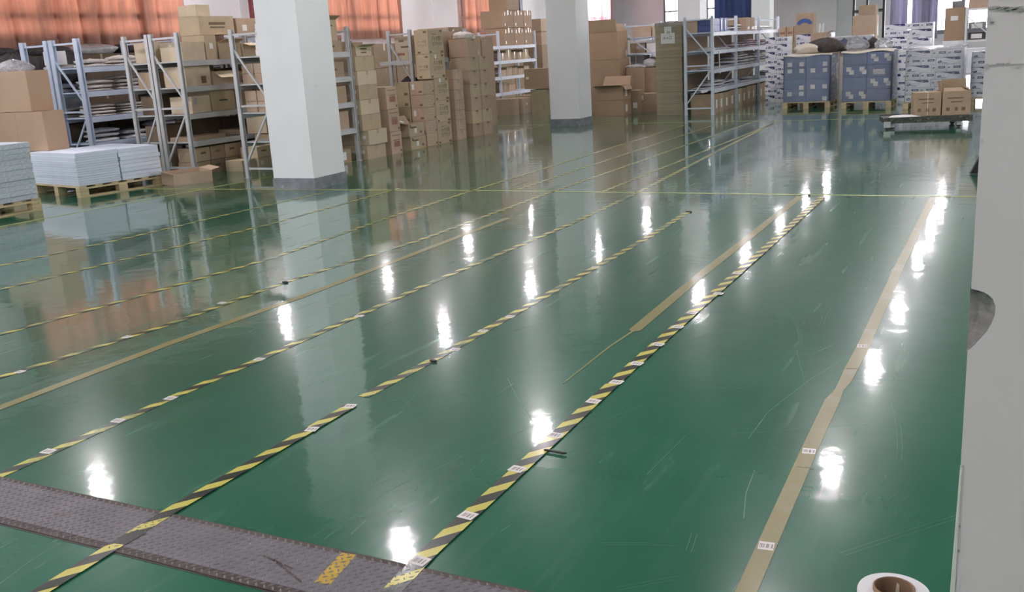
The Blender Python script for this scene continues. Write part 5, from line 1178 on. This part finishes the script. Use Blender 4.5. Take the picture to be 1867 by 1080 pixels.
for i in range(2): span(cxr-w_+.04, cxr+w_-.04, 22.46, 22.8, 1.165+i*.2, 1.165+i*.2+.15, ['lower', 'upper'][i]+' dark crate inside the white rack end', group='dark crates in the white rack', m_=[DARKB, GREYP][i], name='crate', cat='crate', decals=[('-y', .5, .5, .2, .09, PAPER, 'label')])
span(cxr-w_+.03, cxr+w_-.03, 22.46, 22.85, .515, 1.0, 'white box on the middle shelf of the white rack end', m_=WHITEC, name='white_box')

# ---------------------------------------------------------------- platform trolley
tr0, tr1 = onZ(1616, 236), onZ(1768, 228)
d = tr1-tr0; rz = math.atan2(d.y, d.x); L = d.length
tc_ = (tr0+tr1)/2+Vector((-math.sin(rz), math.cos(rz), 0))*.16
rz *= .55
tr = empty('platform_trolley', (tc_.x, tc_.y, 0), rz, 'low worn dark platform trolley carrying two brown boxes, in front of the wrapped pallets', 'trolley')
hx, hy = L/2, .34
TZ = -.04
MB().box(-hx, hx, -hy, hy, .185+TZ, .20+TZ).build('platform', DGREEN, tr)
for sy_ in (-hy, hy-.03): MB().box(-hx, hx, sy_, sy_+.03, .13+TZ, .184+TZ).build('rail', DGREEN, tr); MB().box(-hx, hx, sy_, sy_+.03, .201+TZ, .218+TZ).build('rail', DGREEN, tr)
for sx_ in (-hx, hx-.03): MB().box(sx_, sx_+.03, -hy+.031, hy-.031, .13+TZ, .184+TZ).build('rail', DGREEN, tr)
for sx_ in (-hx+.05, hx-.05):
    MB().bar((sx_, -hy+.01, .13+TZ), (sx_+(.1 if sx_ < 0 else -.1), -hy+.01, .19+TZ), .02, .02).build('strut', DGREEN, tr)
for sx_ in (-hx+.12, hx-.18):
    for sy_ in (-hy+.07, hy-.09):
        c = MB(); c.box(sx_-.035, sx_+.035, sy_-.03, sy_-.025, .03, .095); c.box(sx_-.035, sx_+.035, sy_+.025, sy_+.03, .03, .095); cc = c.build('caster_bracket', STEELG, tr)
        MB().tube((sx_, sy_-.018, .04), (sx_, sy_+.018, .04), .04, 18).build('wheel', BLACKM, cc)
MB().box(-hx-.01, -hx+.09, -hy-.012, -hy-.002, .03, .12).build('plate', STEELG, tr)
def tl(u, v): return (tc_.x+u*math.cos(rz)-v*math.sin(rz), tc_.y+u*math.sin(rz)+v*math.cos(rz))
pr = [('-y', .45, .72, .22, .018, INKB, 'print'), ('-y', .5, .56, .16, .014, INKB, 'print'), ('-y', .2, .25, .05, .05, INKB, 'print'), ('-y', .75, .25, .05, .05, INKB, 'print'), ('-y', .5, .25, .04, .05, INKB, 'print')]
x_, y_ = tl(.03, .14); carton(x_, y_, .1615, .385, .34, .35, 'closed brown box with a pale strap on the dark trolley', m_=CARD[1], rz=rz, group='boxes on the trolley', decals=pr+[('-y', .5, .5, .012, .33, PAPERC, 'strap'), ('+z', .5, .5, .012, .34, PAPERC, 'strap')])
x_, y_ = tl(.44, .14); carton(x_, y_, .1615, .40, .34, .35, 'open brown box with raised flaps on the dark trolley', m_=CARD[1], rz=rz, group='boxes on the trolley', decals=pr, opened={'+y': (.17, 92), '-x': (.15, 80), '+x': (.12, 150), '-y': (.14, 160)})
x_, y_ = tl(-.33, -.2); lump(x_, y_, .1615, .40, .22, .05, PAPER, 'white crumpled paper lying on the left part of the trolley', 'paper', 'crumpled_paper', seed=70, flat=.2, rough=.25, rz=rz)
